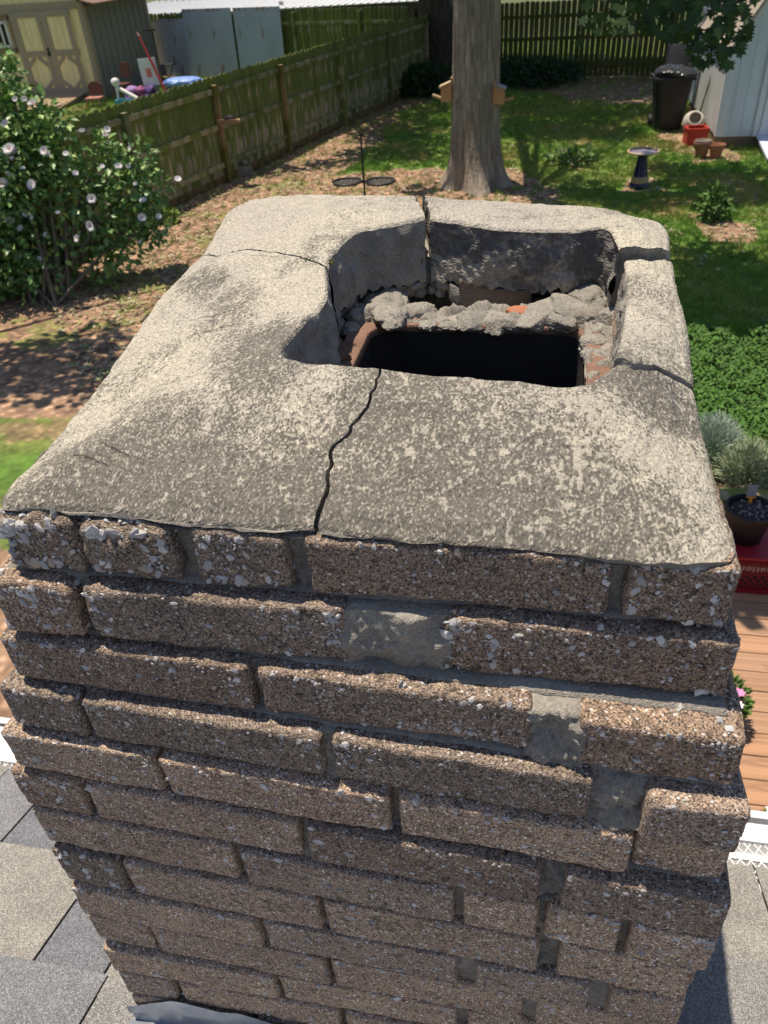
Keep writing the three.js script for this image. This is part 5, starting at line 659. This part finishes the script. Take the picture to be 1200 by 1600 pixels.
{ // boxes behind the bin, tools, ball, red crate, pots
  const c = mat([0.38, 0.30, 0.24], 0.9); let q = onZ(1060, 98, -24.6); const b1 = solo('cardboard_box', box(0.62, 0.85, 0.5, q.x, 0.43, q.z), c, 'tall pale cardboard box behind the wheeled bin', 'box', 'cardboard boxes behind the bin'); q = onZ(1088, 100, -24.3); solo('cardboard_box', box(0.5, 0.8, 0.45, q.x + 0.05, 0.4, q.z), mat([0.30, 0.24, 0.20], 0.9), 'cardboard box between the tall box and the blue shed', 'box', 'cardboard boxes behind the bin');
  const g = onY(1078, 205); for (const [dx, tilt, kind, label] of [[0, 0.12, 0, 'shovel leaning on the blue shed wall beside the bin'], [0.12, 0.02, 1, 'long handled rake leaning on the blue shed wall']]) { const t = thing('garden_tool', label, 'tool', [g.x + dx, 0, g.z - 0.1 + dx]); part('handle', rod(V3(0, 0.28, 0), V3(0.17 - tilt, 1.12, -0.1), 0.016, 0.016), mat([0.10, 0.075, 0.05], 0.8), t); part('blade', kind ? [box(0.26, 0.03, 0.03, 0, 0.24, 0), ...[0, 1, 2, 3, 4].map((i) => rod(V3(-0.11 + i * 0.055, 0.24, 0), V3(-0.11 + i * 0.055, 0.12, 0.05), 0.006))] : lump(0.13, 8, 0.1, 2, [0.8, 1.1, 0.16]).translate(0, 0.16, 0), mat([0.08, 0.06, 0.05], 0.6, { metalness: 0.5 }), t); }
  const k = onY(1081, 216), bt = thing('round_pot', 'pale round pot lying on its side behind the red crate', 'pot', [k.x, 0, k.z - 0.25]); part('body', lathe([[0.02, 0], [0.13, 0.01], [0.2, 0.12], [0.21, 0.22], [0.15, 0.33], [0.12, 0.35], [0.11, 0.33], [0.18, 0.2]], 24).rotateX(0.9).translate(0, 0.16, 0), mat([0.52, 0.48, 0.43], 0.8), bt);
  const r = onY(1086, 230), ct = thing('plastic_crate', 'red plastic crate by the corner of the blue shed', 'crate', [r.x, 0, r.z - 0.18], 0.08), red = mat([0.42, 0.03, 0.018], 0.5); part('base', box(0.36, 0.02, 0.3, 0, 0.03, 0), red, ct); for (const [w, d, x, z] of [[0.38, 0.02, 0, 0.16], [0.38, 0.02, 0, -0.16], [0.02, 0.3, -0.18, 0], [0.02, 0.3, 0.18, 0]]) { part('side', box(w, 0.27, d, x, 0.165, z), red, ct); part('lip', box(w + 0.03, 0.035, d + 0.03, x, 0.305, z), red, ct); }
  const terra = mat([0.34, 0.15, 0.085], 0.85), pot = (px, py, s, label, m = terra, stack) => { const p = onY(px, py), t = thing('terracotta_pot', label, 'pot', [p.x, 0, p.z]); part('body', lathe([[0.001, 0.01], [0.085, 0.0], [0.12, 0.19], [0.145, 0.19], [0.155, 0.27], [0.135, 0.272], [0.12, 0.2], [0.08, 0.03], [0.001, 0.03]].map(([a, b]) => [a * s, b * s]), 28), m, t); if (stack) part('inner_pot', lathe([[0.1, 0.16], [0.125, 0.29], [0.135, 0.3], [0.12, 0.305], [0.09, 0.18]].map(([a, b]) => [a * s, b * s]), 24), mat([0.36, 0.3, 0.24], 0.85), t); return t; };
  pot(1094, 248, 1.05, 'taller terracotta pot with a paler pot nested inside, by the blue shed', mat([0.27, 0.135, 0.075], 0.85), true); pot(1117, 249, 0.95, 'wide terracotta pot nearest the corner trim of the blue shed');
}
{ // bird bath
  const p = onY(998, 293), t = thing('bird_bath', 'blue glazed bird bath with a tan rimmed bowl on the lawn', 'bird bath', [p.x, 0, p.z]), blue = mat([0.012, 0.016, 0.06], 0.15), tan = mat([0.55, 0.40, 0.24], 0.35);
  part('pedestal', lathe([[0.001, 0.02], [0.17, 0.02], [0.165, 0.05], [0.125, 0.12], [0.075, 0.48], [0.09, 0.52]], 32), blue, t); part('band', lathe([[0.142, 0.09], [0.146, 0.1], [0.125, 0.18], [0.12, 0.185]], 32), mat([0.42, 0.30, 0.13], 0.3), t);
  const bowl = part('bowl', lathe([[0.07, 0.5], [0.12, 0.525], [0.24, 0.55], [0.248, 0.565], [0.23, 0.562], [0.11, 0.54], [0.001, 0.535]], 40), blue, t); part('rim', new THREE.TorusGeometry(0.24, 0.017, 10, 48).rotateX(Math.PI / 2).translate(0, 0.56, 0), tan, t); part('water', new THREE.CircleGeometry(0.222, 40).rotateX(-Math.PI / 2).translate(0, 0.556, 0), mat([0.20, 0.17, 0.20], 0.06), bowl);
}
{ // black tray feeder on a pole
  const b = onY(571, 318), t = thing('tray_feeder', 'black pole with two mesh bird feeding trays on the lawn', 'bird feeder', [b.x, 0, b.z]), blk = mat([0.012, 0.012, 0.013], 0.5); const h = onZ(568, 208, b.z).y, ty = onZ(571, 283, b.z).y;
  part('pole', rod(V3(0, 0, 0), V3(0, h, 0), 0.018, 0.016), blk, t); for (const s of [-1, 1]) { const tr = part('tray', [new THREE.TorusGeometry(0.25, 0.022, 6, 8).rotateX(Math.PI / 2).translate(s * 0.28, ty, 0.02), ...[-2, -1, 0, 1, 2].flatMap((k) => { const w = Math.sqrt(0.0576 - (k * 0.08) ** 2); return [rod(V3(s * 0.28 + k * 0.08, ty - 0.01, -w + 0.02), V3(s * 0.28 + k * 0.08, ty - 0.01, w + 0.02), 0.006, 0.006, 4), rod(V3(s * 0.28 - w, ty - 0.01, k * 0.08 + 0.02), V3(s * 0.28 + w, ty - 0.01, k * 0.08 + 0.02), 0.006, 0.006, 4)]; })], blk, t); part('mesh_floor', new THREE.CircleGeometry(0.23, 8).rotateX(-Math.PI / 2).translate(s * 0.28, ty - 0.012, 0.02), mat([0.09, 0.075, 0.06], 0.8), tr); part('arm', rod(V3(0, ty - 0.02, 0), V3(s * 0.28, ty - 0.02, 0.02), 0.01), blk, t); }
}
{ // tray and hook on the fence, block at its foot
  const q = onZ(360, 190, -14.35), t = thing('tray_feeder', 'small wooden tray with a dark dish hung on the mossy fence', 'bird feeder', [q.x, q.y, q.z]); part('tray', [box(0.34, 0.05, 0.24, 0, 0, 0), box(0.36, 0.07, 0.02, 0, 0.02, 0.12)], mat([0.32, 0.22, 0.12], 0.85), t); part('dish', lathe([[0.001, 0], [0.11, 0.005], [0.13, 0.05], [0.12, 0.05], [0.1, 0.015]], 18).translate(-0.02, 0.03, 0), mat([0.02, 0.025, 0.03], 0.4), t);
  part('hook', new THREE.TubeGeometry(new THREE.CatmullRomCurve3([V3(0.16, -0.45, -0.08), V3(0.16, 0.3, -0.08), V3(0.09, 0.52, -0.06), V3(-0.06, 0.5, -0.02), V3(-0.09, 0.35, 0)]), 24, 0.008, 6), mat([0.03, 0.03, 0.03], 0.5), t);
  const b = onY(381, 277), k = thing('concrete_block', 'grey hollow concrete block at the foot of the mossy fence', 'block', [b.x, 0, b.z], 0.35); const cm = mat([0.24, 0.22, 0.18], 0.95, MT); cm.color.setRGB(0.9, 0.85, 0.75); part('shell', [box(0.38, 0.19, 0.03, 0, 0.125, 0.08), box(0.38, 0.19, 0.03, 0, 0.125, -0.08), box(0.03, 0.19, 0.13, -0.175, 0.125, 0), box(0.03, 0.19, 0.13, 0, 0.125, 0), box(0.03, 0.19, 0.13, 0.175, 0.125, 0)], cm, k); part('stone', lump(0.06, 3, 0.3, 2).translate(0.05, 0.25, 0), cm, k);
}
{ // clutter beside the yellow shed
  const Z = -23.6, at = (px, py, z = Z) => onZ(px, py, z); let q = at(148, 152), t = thing('garden_chair', 'brown plastic chair in front of the yellow shed corner', 'chair', [q.x, 0, Z], 0.1); const brown = mat([0.12, 0.04, 0.03], 0.5), seatM = mat([0.45, 0.20, 0.14], 0.6), sy = at(148, 153).y;
  part('seat', box(0.46, 0.05, 0.42, 0, sy, 0), seatM, t); part('backrest', new THREE.ExtrudeGeometry((() => { const s = new THREE.Shape(); s.moveTo(-0.2, 0.02); s.lineTo(0.2, 0.02); s.lineTo(0.21, 0.26); s.quadraticCurveTo(0, 0.46, -0.21, 0.26); return s; })(), { depth: 0.04, bevelEnabled: false }).translate(0, sy + 0.05, -0.22), brown, t); for (const [x, z] of [[-0.2, 0.18], [0.2, 0.18], [-0.2, -0.2], [0.2, -0.2]]) part('leg', rod(V3(x * 1.1, 0, z * 1.1), V3(x, sy, z), 0.022), seatM, t);
  q = at(178, 140); t = thing('garden_chair', 'dark red chair in the shade of the shed side wall', 'chair', [q.x, 0, Z - 0.6], -0.4); part('backrest', box(0.4, 0.4, 0.04, 0, 0.85, -0.2), brown, t); part('seat', box(0.44, 0.05, 0.42, 0, 0.5, 0), brown, t); for (const [x, z] of [[-0.2, 0.18], [0.2, 0.18], [-0.2, -0.2], [0.2, -0.2]]) part('leg', rod(V3(x * 1.1, 0, z * 1.1), V3(x, 0.5, z), 0.022), brown, t);
  // white lidded tub standing on edge with a small red emblem, red pole, purple toys, white frame, blue tarp
  const cv = document.createElement('canvas'); cv.width = cv.height = 128; const cx = cv.getContext('2d'); cx.fillStyle = '#d9dcdc'; cx.fillRect(0, 0, 128, 128); cx.strokeStyle = '#d0503c'; cx.lineWidth = 7; cx.strokeRect(46, 50, 36, 34); cx.strokeRect(57, 60, 14, 14); cx.beginPath(); cx.moveTo(64, 50); cx.lineTo(64, 84); cx.stroke(); const ct = new THREE.CanvasTexture(cv); ct.colorSpace = THREE.SRGBColorSpace;
  const a = at(222, 93), b = at(244, 132); t = thing('storage_lid', 'white lid with a small red emblem propped beside the red pole', 'lid', [(a.x + b.x) / 2, 0, Z]); const lg = new THREE.BoxGeometry(0.52, a.y - b.y + 0.05, 0.05); part('panel', lg.rotateZ(0.05).translate(0, (a.y + b.y) / 2, 0), mat([1, 1, 1], 0.5, { map: ct }), t); part('prop', box(0.3, b.y, 0.2, 0, b.y / 2, 0), mat([0.3, 0.3, 0.32], 0.7), t);
  const p0 = at(252, 125), p1 = at(217, 56); t = thing('red_pole', 'red pole leaning above the clutter by the shed', 'pole', [p0.x, 0, Z + 0.1]); part('shaft', rod(V3(0.25, 0, 0.05), V3(p1.x - p0.x, p1.y, -0.1), 0.045, 0.03), mat([0.5, 0.06, 0.05], 0.5), t); part('tip', rod(V3(p1.x - p0.x, p1.y, -0.1), V3(p1.x - p0.x - 0.04, p1.y + 0.1, -0.1), 0.03, 0.01), mat([0.6, 0.3, 0.26], 0.5), t);
  t = thing('garden_tool', 'dark long handled hoe leaning in the shade of the shed wall', 'tool', [at(214, 110).x, 0, Z - 1.6]); part('handle', rod(V3(0, 0, 0), V3(-0.05, 1.75, 0), 0.02), mat([0.03, 0.03, 0.03], 0.7), t); part('blade', box(0.34, 0.05, 0.05, -0.1, 1.75, 0), mat([0.04, 0.02, 0.02], 0.7), t);
  const w = mat([0.75, 0.73, 0.68], 0.5); q = at(190, 125); t = thing('toy_scooter', 'white toy frame with round handle, showing over the fence', 'toy', [q.x, 0, Z + 0.4]); part('head', lump(0.12, 2, 0.08, 3).translate(0, q.y, 0), w, t); part('stem', rod(V3(-0.02, 0.2, 0), V3(0, q.y, 0), 0.04), w, t); part('arm', rod(V3(0, q.y - 0.12, 0), V3(0.62, q.y - 0.42, 0.1), 0.055), w, t); part('deck', box(0.6, 0.08, 0.25, 0.2, 0.2, 0), mat([0.08, 0.35, 0.42], 0.5), t);
  for (const [px, py, R, c, label] of [[205, 143, 0.15, [0.30, 0.18, 0.42], 'purple and white soft toy on the heap'], [234, 142, 0.13, [0.10, 0.05, 0.20], 'deep purple bag on the heap'], [220, 141, 0.12, [0.28, 0.08, 0.2], 'pink bag on the heap']]) { q = at(px, py, Z + 0.2); const o = thing('soft_bag', label + ' beside the shed', 'bag', [q.x, 0, q.z]); part('body', lump(R, px, 0.35, 3, [1.3, 1, 1]).translate(0, q.y, 0), mat(c, 0.7), o); part('lower_bag', lump(R * 1.3, px + 2, 0.3, 3, [1.2, q.y / R / 2.7, 1]).translate(0, q.y / 2, 0), mat(c, 0.8), o); }
  q = at(280, 124, Z - 0.2); t = thing('folded_tarp', 'pale blue plastic tarp heaped beside the lilac sheet, mostly hidden by the fence', 'tarp', [q.x, 0, q.z]); part('sheet', lump(0.42, 21, 0.3, 10, [1.35, 0.3, 0.8]).translate(0, q.y - 0.06, 0), mat([0.20, 0.34, 0.72], 0.45), t); part('heap', lump(0.4, 22, 0.25, 5, [1.2, q.y / 0.9, 0.8]).translate(0, q.y / 2 - 0.1, 0), mat([0.3, 0.3, 0.32], 0.8), t);
  q = at(256, 102, Z - 1.2); t = thing('folding_chair', 'dark framed folding chair in front of the lilac sheet', 'chair', [q.x, 0, q.z]); const dk = mat([0.03, 0.03, 0.035], 0.5); part('frame', [rod(V3(-0.2, 0, 0), V3(0.35, q.y + 0.1, 0), 0.018), rod(V3(0.35, 0, 0), V3(-0.1, q.y, 0), 0.018), rod(V3(-0.1, q.y, 0), V3(0.4, q.y + 0.02, 0), 0.018), rod(V3(0.4, q.y + 0.02, 0), V3(0.34, q.y + 0.25, 0), 0.018)], dk, t); part('backrest', box(0.18, 0.3, 0.03, -0.06, q.y - 0.12, 0), dk, t);
}

// ---------------------------------------------------------------- bed and deck on the right
const deckMapT = texPair(256, 1024, (u, v) => { const g = fbm2(u, v * 0.08, 26, 1000, 5), k = 0.72 + 0.5 * g, n = fbm2(u, v, 6, 1030, 3), d = sstep(0.62, 0.75, n) * 0.3; return [0.40 * k * (1 - d), 0.24 * k * (1 - d), 0.145 * k * (1 - d), g]; });
const DY = 0.19, deckMats = [0, 1, 2].map((k) => { const a = deckMapT[0].clone(), b = deckMapT[1].clone(); for (const c of [a, b]) { c.rotation = Math.PI / 2; c.repeat.set(3, 0.5); c.offset.set(k * 0.3, k * 0.4); c.needsUpdate = true; } return mat([[1, 1, 1], [0.9, 0.88, 0.86], [1.06, 1.0, 0.95]][k], 0.85, { map: a, bumpMap: b, bumpScale: 0.003 }); });
{
  const t = thing('wooden_deck', 'reddish brown plank deck beyond the gutter', 'deck', [1.9, 0, -2.6]), r = rng(55); let k = 0; for (let z = -1.0; z > -4.55; z -= 0.1425) { part('plank', box(4.4, 0.03, 0.136, 0, DY - 0.015 + (r() - 0.5) * 0.003, z + 2.6), deckMats[Math.floor(r() * 3)], t); k++; }
  part('joist', [-2.1, -1.4, -0.7, 0, 0.7, 1.4, 2.1].map((x) => box(0.04, 0.13, 3.6, x, DY - 0.1, -0.2)), mat([0.16, 0.1, 0.06], 0.9), t);
  const e = thing('bed_edging', 'grey brown timber edging in front of the silver plants', 'edging', [1.9, 0, -4.78]); part('timber', box(4.4, 0.30, 0.16, 0, 0.15, 0), mat([1.1, 0.95, 0.8], 0.95, BM(2)), e); 
}
{ // ground cover and silver plants
  const r = rng(303), sp = new Leaves(); for (let i = 0; i < 7; i++) { const a = r() * 6.28, h = 0.03 + 0.09 * r(); for (let k = 0; k < 3; k++) { const b = a + k * 2.1; sp.add(V3((r() - 0.5) * 0.1, h, (r() - 0.5) * 0.1), V3(Math.cos(b), 0.5, Math.sin(b)), V3(-Math.cos(b) * 0.4, 1, -Math.sin(b) * 0.4), 0.034, 0.018, [1, 1, 1]); } }
  const spots = []; for (let i = 0; i < 16000; i++) { const x = mix(0.9, 4.2, r()), z = mix(-8.0, -5.2, r()) + 0.25 * noise3(x * 2, 3, 1); if (z < -7.75 + 0.3 * noise3(x * 3, 8, 8)) continue; spots.push([x, z]); }
  const g = new THREE.InstancedMesh(sp.geo(), matteLeaf, spots.length), m = new THREE.Matrix4(), c = new THREE.Color(); spots.forEach(([x, z], i) => { const s = 0.8 + 0.7 * r(); m.compose(V3(x, 0.03 + 0.08 * (0.5 + 0.5 * noise3(x * 3, z * 3, 2)), z), new THREE.Quaternion().setFromEuler(new THREE.Euler((r() - 0.5) * 0.5, r() * 6.28, (r() - 0.5) * 0.5)), V3(s, s, s)); g.setMatrixAt(i, m); const k = 0.6 + 0.8 * r(); g.setColorAt(i, c.setRGB(0.055 * k, 0.145 * k, 0.012 * k)); });
  g.name = 'ground_cover'; g.castShadow = g.receiveShadow = true; scene.add(tag(g, 'dense bright green ground cover in the bed by the deck', 'ground cover', null, 'stuff'));
  for (const [px, py, R, h, tone, label, sd] of [[1112, 752, 0.27, 0.42, [0.34, 0.42, 0.34], 'bluish silver lavender mound behind the timber edging', 1], [1174, 788, 0.30, 0.36, [0.40, 0.46, 0.28], 'yellower silver mound with fine stems behind the timber edging', 2]]) {
    const q = onY(px, py, 0.05), t = thing('silver_plant', label, 'plant', [q.x, 0, q.z - 0.25], 0, 'silver plants in the bed'), L = new Leaves(), rr = rng(sd * 71); for (let i = 0; i < 2600; i++) { const a = rr() * 6.28, tl = Math.pow(rr(), 0.6) * 1.15, d = V3(Math.sin(tl) * Math.cos(a), Math.cos(tl), Math.sin(tl) * Math.sin(a)), f = 0.35 + 0.65 * rr(); L.add(V3(d.x * R * f, 0.03 + d.y * h * f, d.z * R * f), d.clone().add(dirRnd(rr).multiplyScalar(0.45)), dirRnd(rr), 0.06 + 0.04 * rr(), 0.009, leafTone(rr, tone)); } part('foliage', L.geo(), matteLeaf, t);
  }
}
{ // red crate upside down on the deck with a black nursery pot on it
  const q = onY(1172, 925, DY), W = 0.48, D = 0.33, H = 0.27, tx = q.x + 0.02, tz = q.z - D / 2, t = thing('milk_crate', 'dark red milk crate turned upside down on the deck, printed band with white lettering', 'crate', [tx, DY, tz], 0.0), red = mat([0.30, 0.008, 0.02], 0.5);
  part('top_panel', box(W, 0.02, D, 0, H - 0.01, 0), red, t); part('band', [box(W, 0.10, 0.02, 0, H - 0.08, D / 2 - 0.01), box(W, 0.10, 0.02, 0, H - 0.08, -D / 2 + 0.01), box(0.02, 0.10, D - 0.04, -W / 2 + 0.01, H - 0.08, 0), box(0.02, 0.10, D - 0.04, W / 2 - 0.01, H - 0.08, 0)], red, t);
  const lat = []; for (const [ax, len, off] of [[0, W, D / 2 - 0.012], [0, W, -D / 2 + 0.012], [1, D, W / 2 - 0.012], [1, D, -W / 2 + 0.012]]) for (let i = -1; i < len / 0.045; i++) for (const s of [-1, 1]) { const u0 = clamp(i * 0.045, 0, len) - len / 2, u1 = clamp(i * 0.045 + 0.09, 0, len) - len / 2; if (u1 - u0 < 0.02) continue; const a = s > 0 ? 0.03 : H - 0.13, b = s > 0 ? H - 0.13 : 0.03; lat.push(ax ? rod(V3(off, a, u0), V3(off, b, u1), 0.006, 0.006, 4) : rod(V3(u0, a, off), V3(u1, b, off), 0.006, 0.006, 4)); }
  part('lattice', lat, red, t); part('rim', [box(W + 0.02, 0.03, 0.03, 0, 0.015, D / 2), box(W + 0.02, 0.03, 0.03, 0, 0.015, -D / 2), box(0.03, 0.03, D - 0.03, -W / 2, 0.015, 0), box(0.03, 0.03, D - 0.03, W / 2, 0.015, 0), ...[[-1, -1], [1, -1], [-1, 1], [1, 1]].map(([x, z]) => box(0.03, H - 0.04, 0.03, x * (W / 2 - 0.012), H / 2, z * (D / 2 - 0.012)))], red, t);
  const cv = document.createElement('canvas'); cv.width = 512; cv.height = 112; const cx = cv.getContext('2d'); cx.fillStyle = '#8a0f24'; cx.fillRect(0, 0, 512, 112); cx.translate(512, 112); cx.rotate(Math.PI); cx.fillStyle = '#e0cfd2'; cx.strokeStyle = '#e0cfd2'; cx.font = 'bold 72px serif'; cx.lineWidth = 9; cx.beginPath(); cx.arc(96, 52, 44, 0.6, Math.PI * 2 - 0.5); cx.stroke(); cx.fillText('a', 78, 74); cx.fillText('rnation', 132, 76);
  const ct = new THREE.CanvasTexture(cv); ct.colorSpace = THREE.SRGBColorSpace; part('printed_label', new THREE.PlaneGeometry(W - 0.05, 0.085).translate(0, H - 0.08, D / 2 + 0.003), mat([0.55, 0.55, 0.55], 0.5, { map: ct }), t);
  const p = thing('nursery_pot', 'black plastic nursery pot of soil with an orange plant tag, standing on the red crate', 'pot', [onY(1167, 858, DY + H).x, DY + H, onY(1167, 858, DY + H).z - 0.13], 0), blk = mat([0.012, 0.012, 0.014], 0.5);
  part('body', lathe([[0.001, 0.0], [0.105, 0.0], [0.135, 0.2], [0.145, 0.2], [0.145, 0.225], [0.132, 0.225], [0.125, 0.18]], 36), blk, p); part('soil', lump(0.125, 12, 0.12, 3, [1, 0.2, 1]).translate(0, 0.185, 0), mat([0.04, 0.032, 0.028], 1), p); const rr = rng(6), cr = []; for (let i = 0; i < 40; i++) { const a = rr() * 6.28, d = 0.11 * Math.sqrt(rr()); cr.push(lump(0.004 + 0.006 * rr(), i, 0.3, 0).translate(d * Math.cos(a), 0.208, d * Math.sin(a))); } part('perlite', cr, mat([0.3, 0.29, 0.28], 0.9), p).userData.kind = 'stuff';
  const tg = part('plant_tag', box(0.055, 0.075, 0.002, 0.01, 0.285, -0.09, [-0.25, 0, 0]), mat([0.30, 0.31, 0.36], 0.4), p); part('tag_point', [box(0.055, 0.014, 0.002, 0.01, 0.243, -0.081, [-0.25, 0, 0]), box(0.02, 0.06, 0.002, 0.01, 0.215, -0.074, [-0.25, 0, 0])], mat([0.85, 0.33, 0.04], 0.5), tg);
}
{ // flower pots on the deck
  const q = onY(1128, 1125, DY), t = thing('flower_pot', 'potted pink and white petunias on the deck', 'potted flowers', [q.x - 0.055, DY, q.z]), r = rng(44), L = new Leaves(); part('body', lathe([[0.001, 0], [0.10, 0], [0.13, 0.17], [0.14, 0.18], [0.125, 0.18], [0.11, 0.15]], 30), mat([0.03, 0.025, 0.022], 0.5), t);
  for (let i = 0; i < 420; i++) { const d = dirRnd(r); L.add(V3(d.x * 0.13, 0.19 + 0.06 * d.y, d.z * 0.13), d.clone().add(V3(0, 0.3, 0)), dirRnd(r), 0.05, 0.026, leafTone(r, [0.08, 0.17, 0.03])); } part('foliage', L.geo(), matteLeaf, t);
  const fl = (x, y, z, c, s) => { const P5 = new Leaves(); for (let k = 0; k < 7; k++) { const a = k * 0.9; P5.add(V3(x, y, z), V3(Math.cos(a), 0.45, Math.sin(a)), V3(0, 1, 0), 0.032 * s, 0.032 * s, c); } part('flower', P5.geo(), matteLeaf, t); }; fl(0.075, 0.27, 0.05, [0.7, 0.28, 0.5], 1.1); fl(0.065, 0.25, 0.11, [0.78, 0.74, 0.78], 1.0); fl(-0.05, 0.27, 0.05, [0.7, 0.28, 0.5], 1); fl(0.02, 0.27, -0.06, [0.78, 0.74, 0.78], 0.9);
  const p = onY(1218, 1350, DY), t2 = thing('flower_pot', 'terracotta pot of bright green leaves with a white flower on the deck', 'potted flowers', [p.x, DY, p.z]), L2 = new Leaves(); part('body', lathe([[0.001, 0], [0.11, 0], [0.15, 0.16], [0.165, 0.16], [0.165, 0.19], [0.145, 0.19], [0.13, 0.14]], 32), mat([0.42, 0.18, 0.10], 0.85), t2); for (let i = 0; i < 420; i++) { const d = dirRnd(r); L2.add(V3(d.x * 0.11, 0.19 + 0.05 * d.y, d.z * 0.11), d.clone().add(V3(0, 0.4, 0)), dirRnd(r), 0.05, 0.03, leafTone(r, [0.10, 0.22, 0.03])); } part('foliage', L2.geo(), matteLeaf, t2); const W = new Leaves(); for (let k = 0; k < 7; k++) { const a = k * 0.9; W.add(V3(-0.07, 0.25, -0.09), V3(Math.cos(a), 0.4, Math.sin(a)), V3(0, 1, 0), 0.035, 0.035, [0.78, 0.77, 0.78]); } part('flower', W.geo(), matteLeaf, t2);
  const w = onY(1150, 1322, DY), t3 = thing('young_plant', 'little sprawling green seedling on the deck boards', 'plant', [w.x, DY, w.z]), L3 = new Leaves(); for (let i = 0; i < 46; i++) { const d = dirRnd(r); L3.add(V3(d.x * 0.09, 0.02 + 0.03 * r(), d.z * 0.07), V3(d.x, 0.3, d.z), V3(r() - 0.5, 1, r() - 0.5), 0.035, 0.024, leafTone(r, [0.14, 0.24, 0.03])); } part('foliage', L3.geo(), matteLeaf, t3);
}
renderer.render(scene, camera);
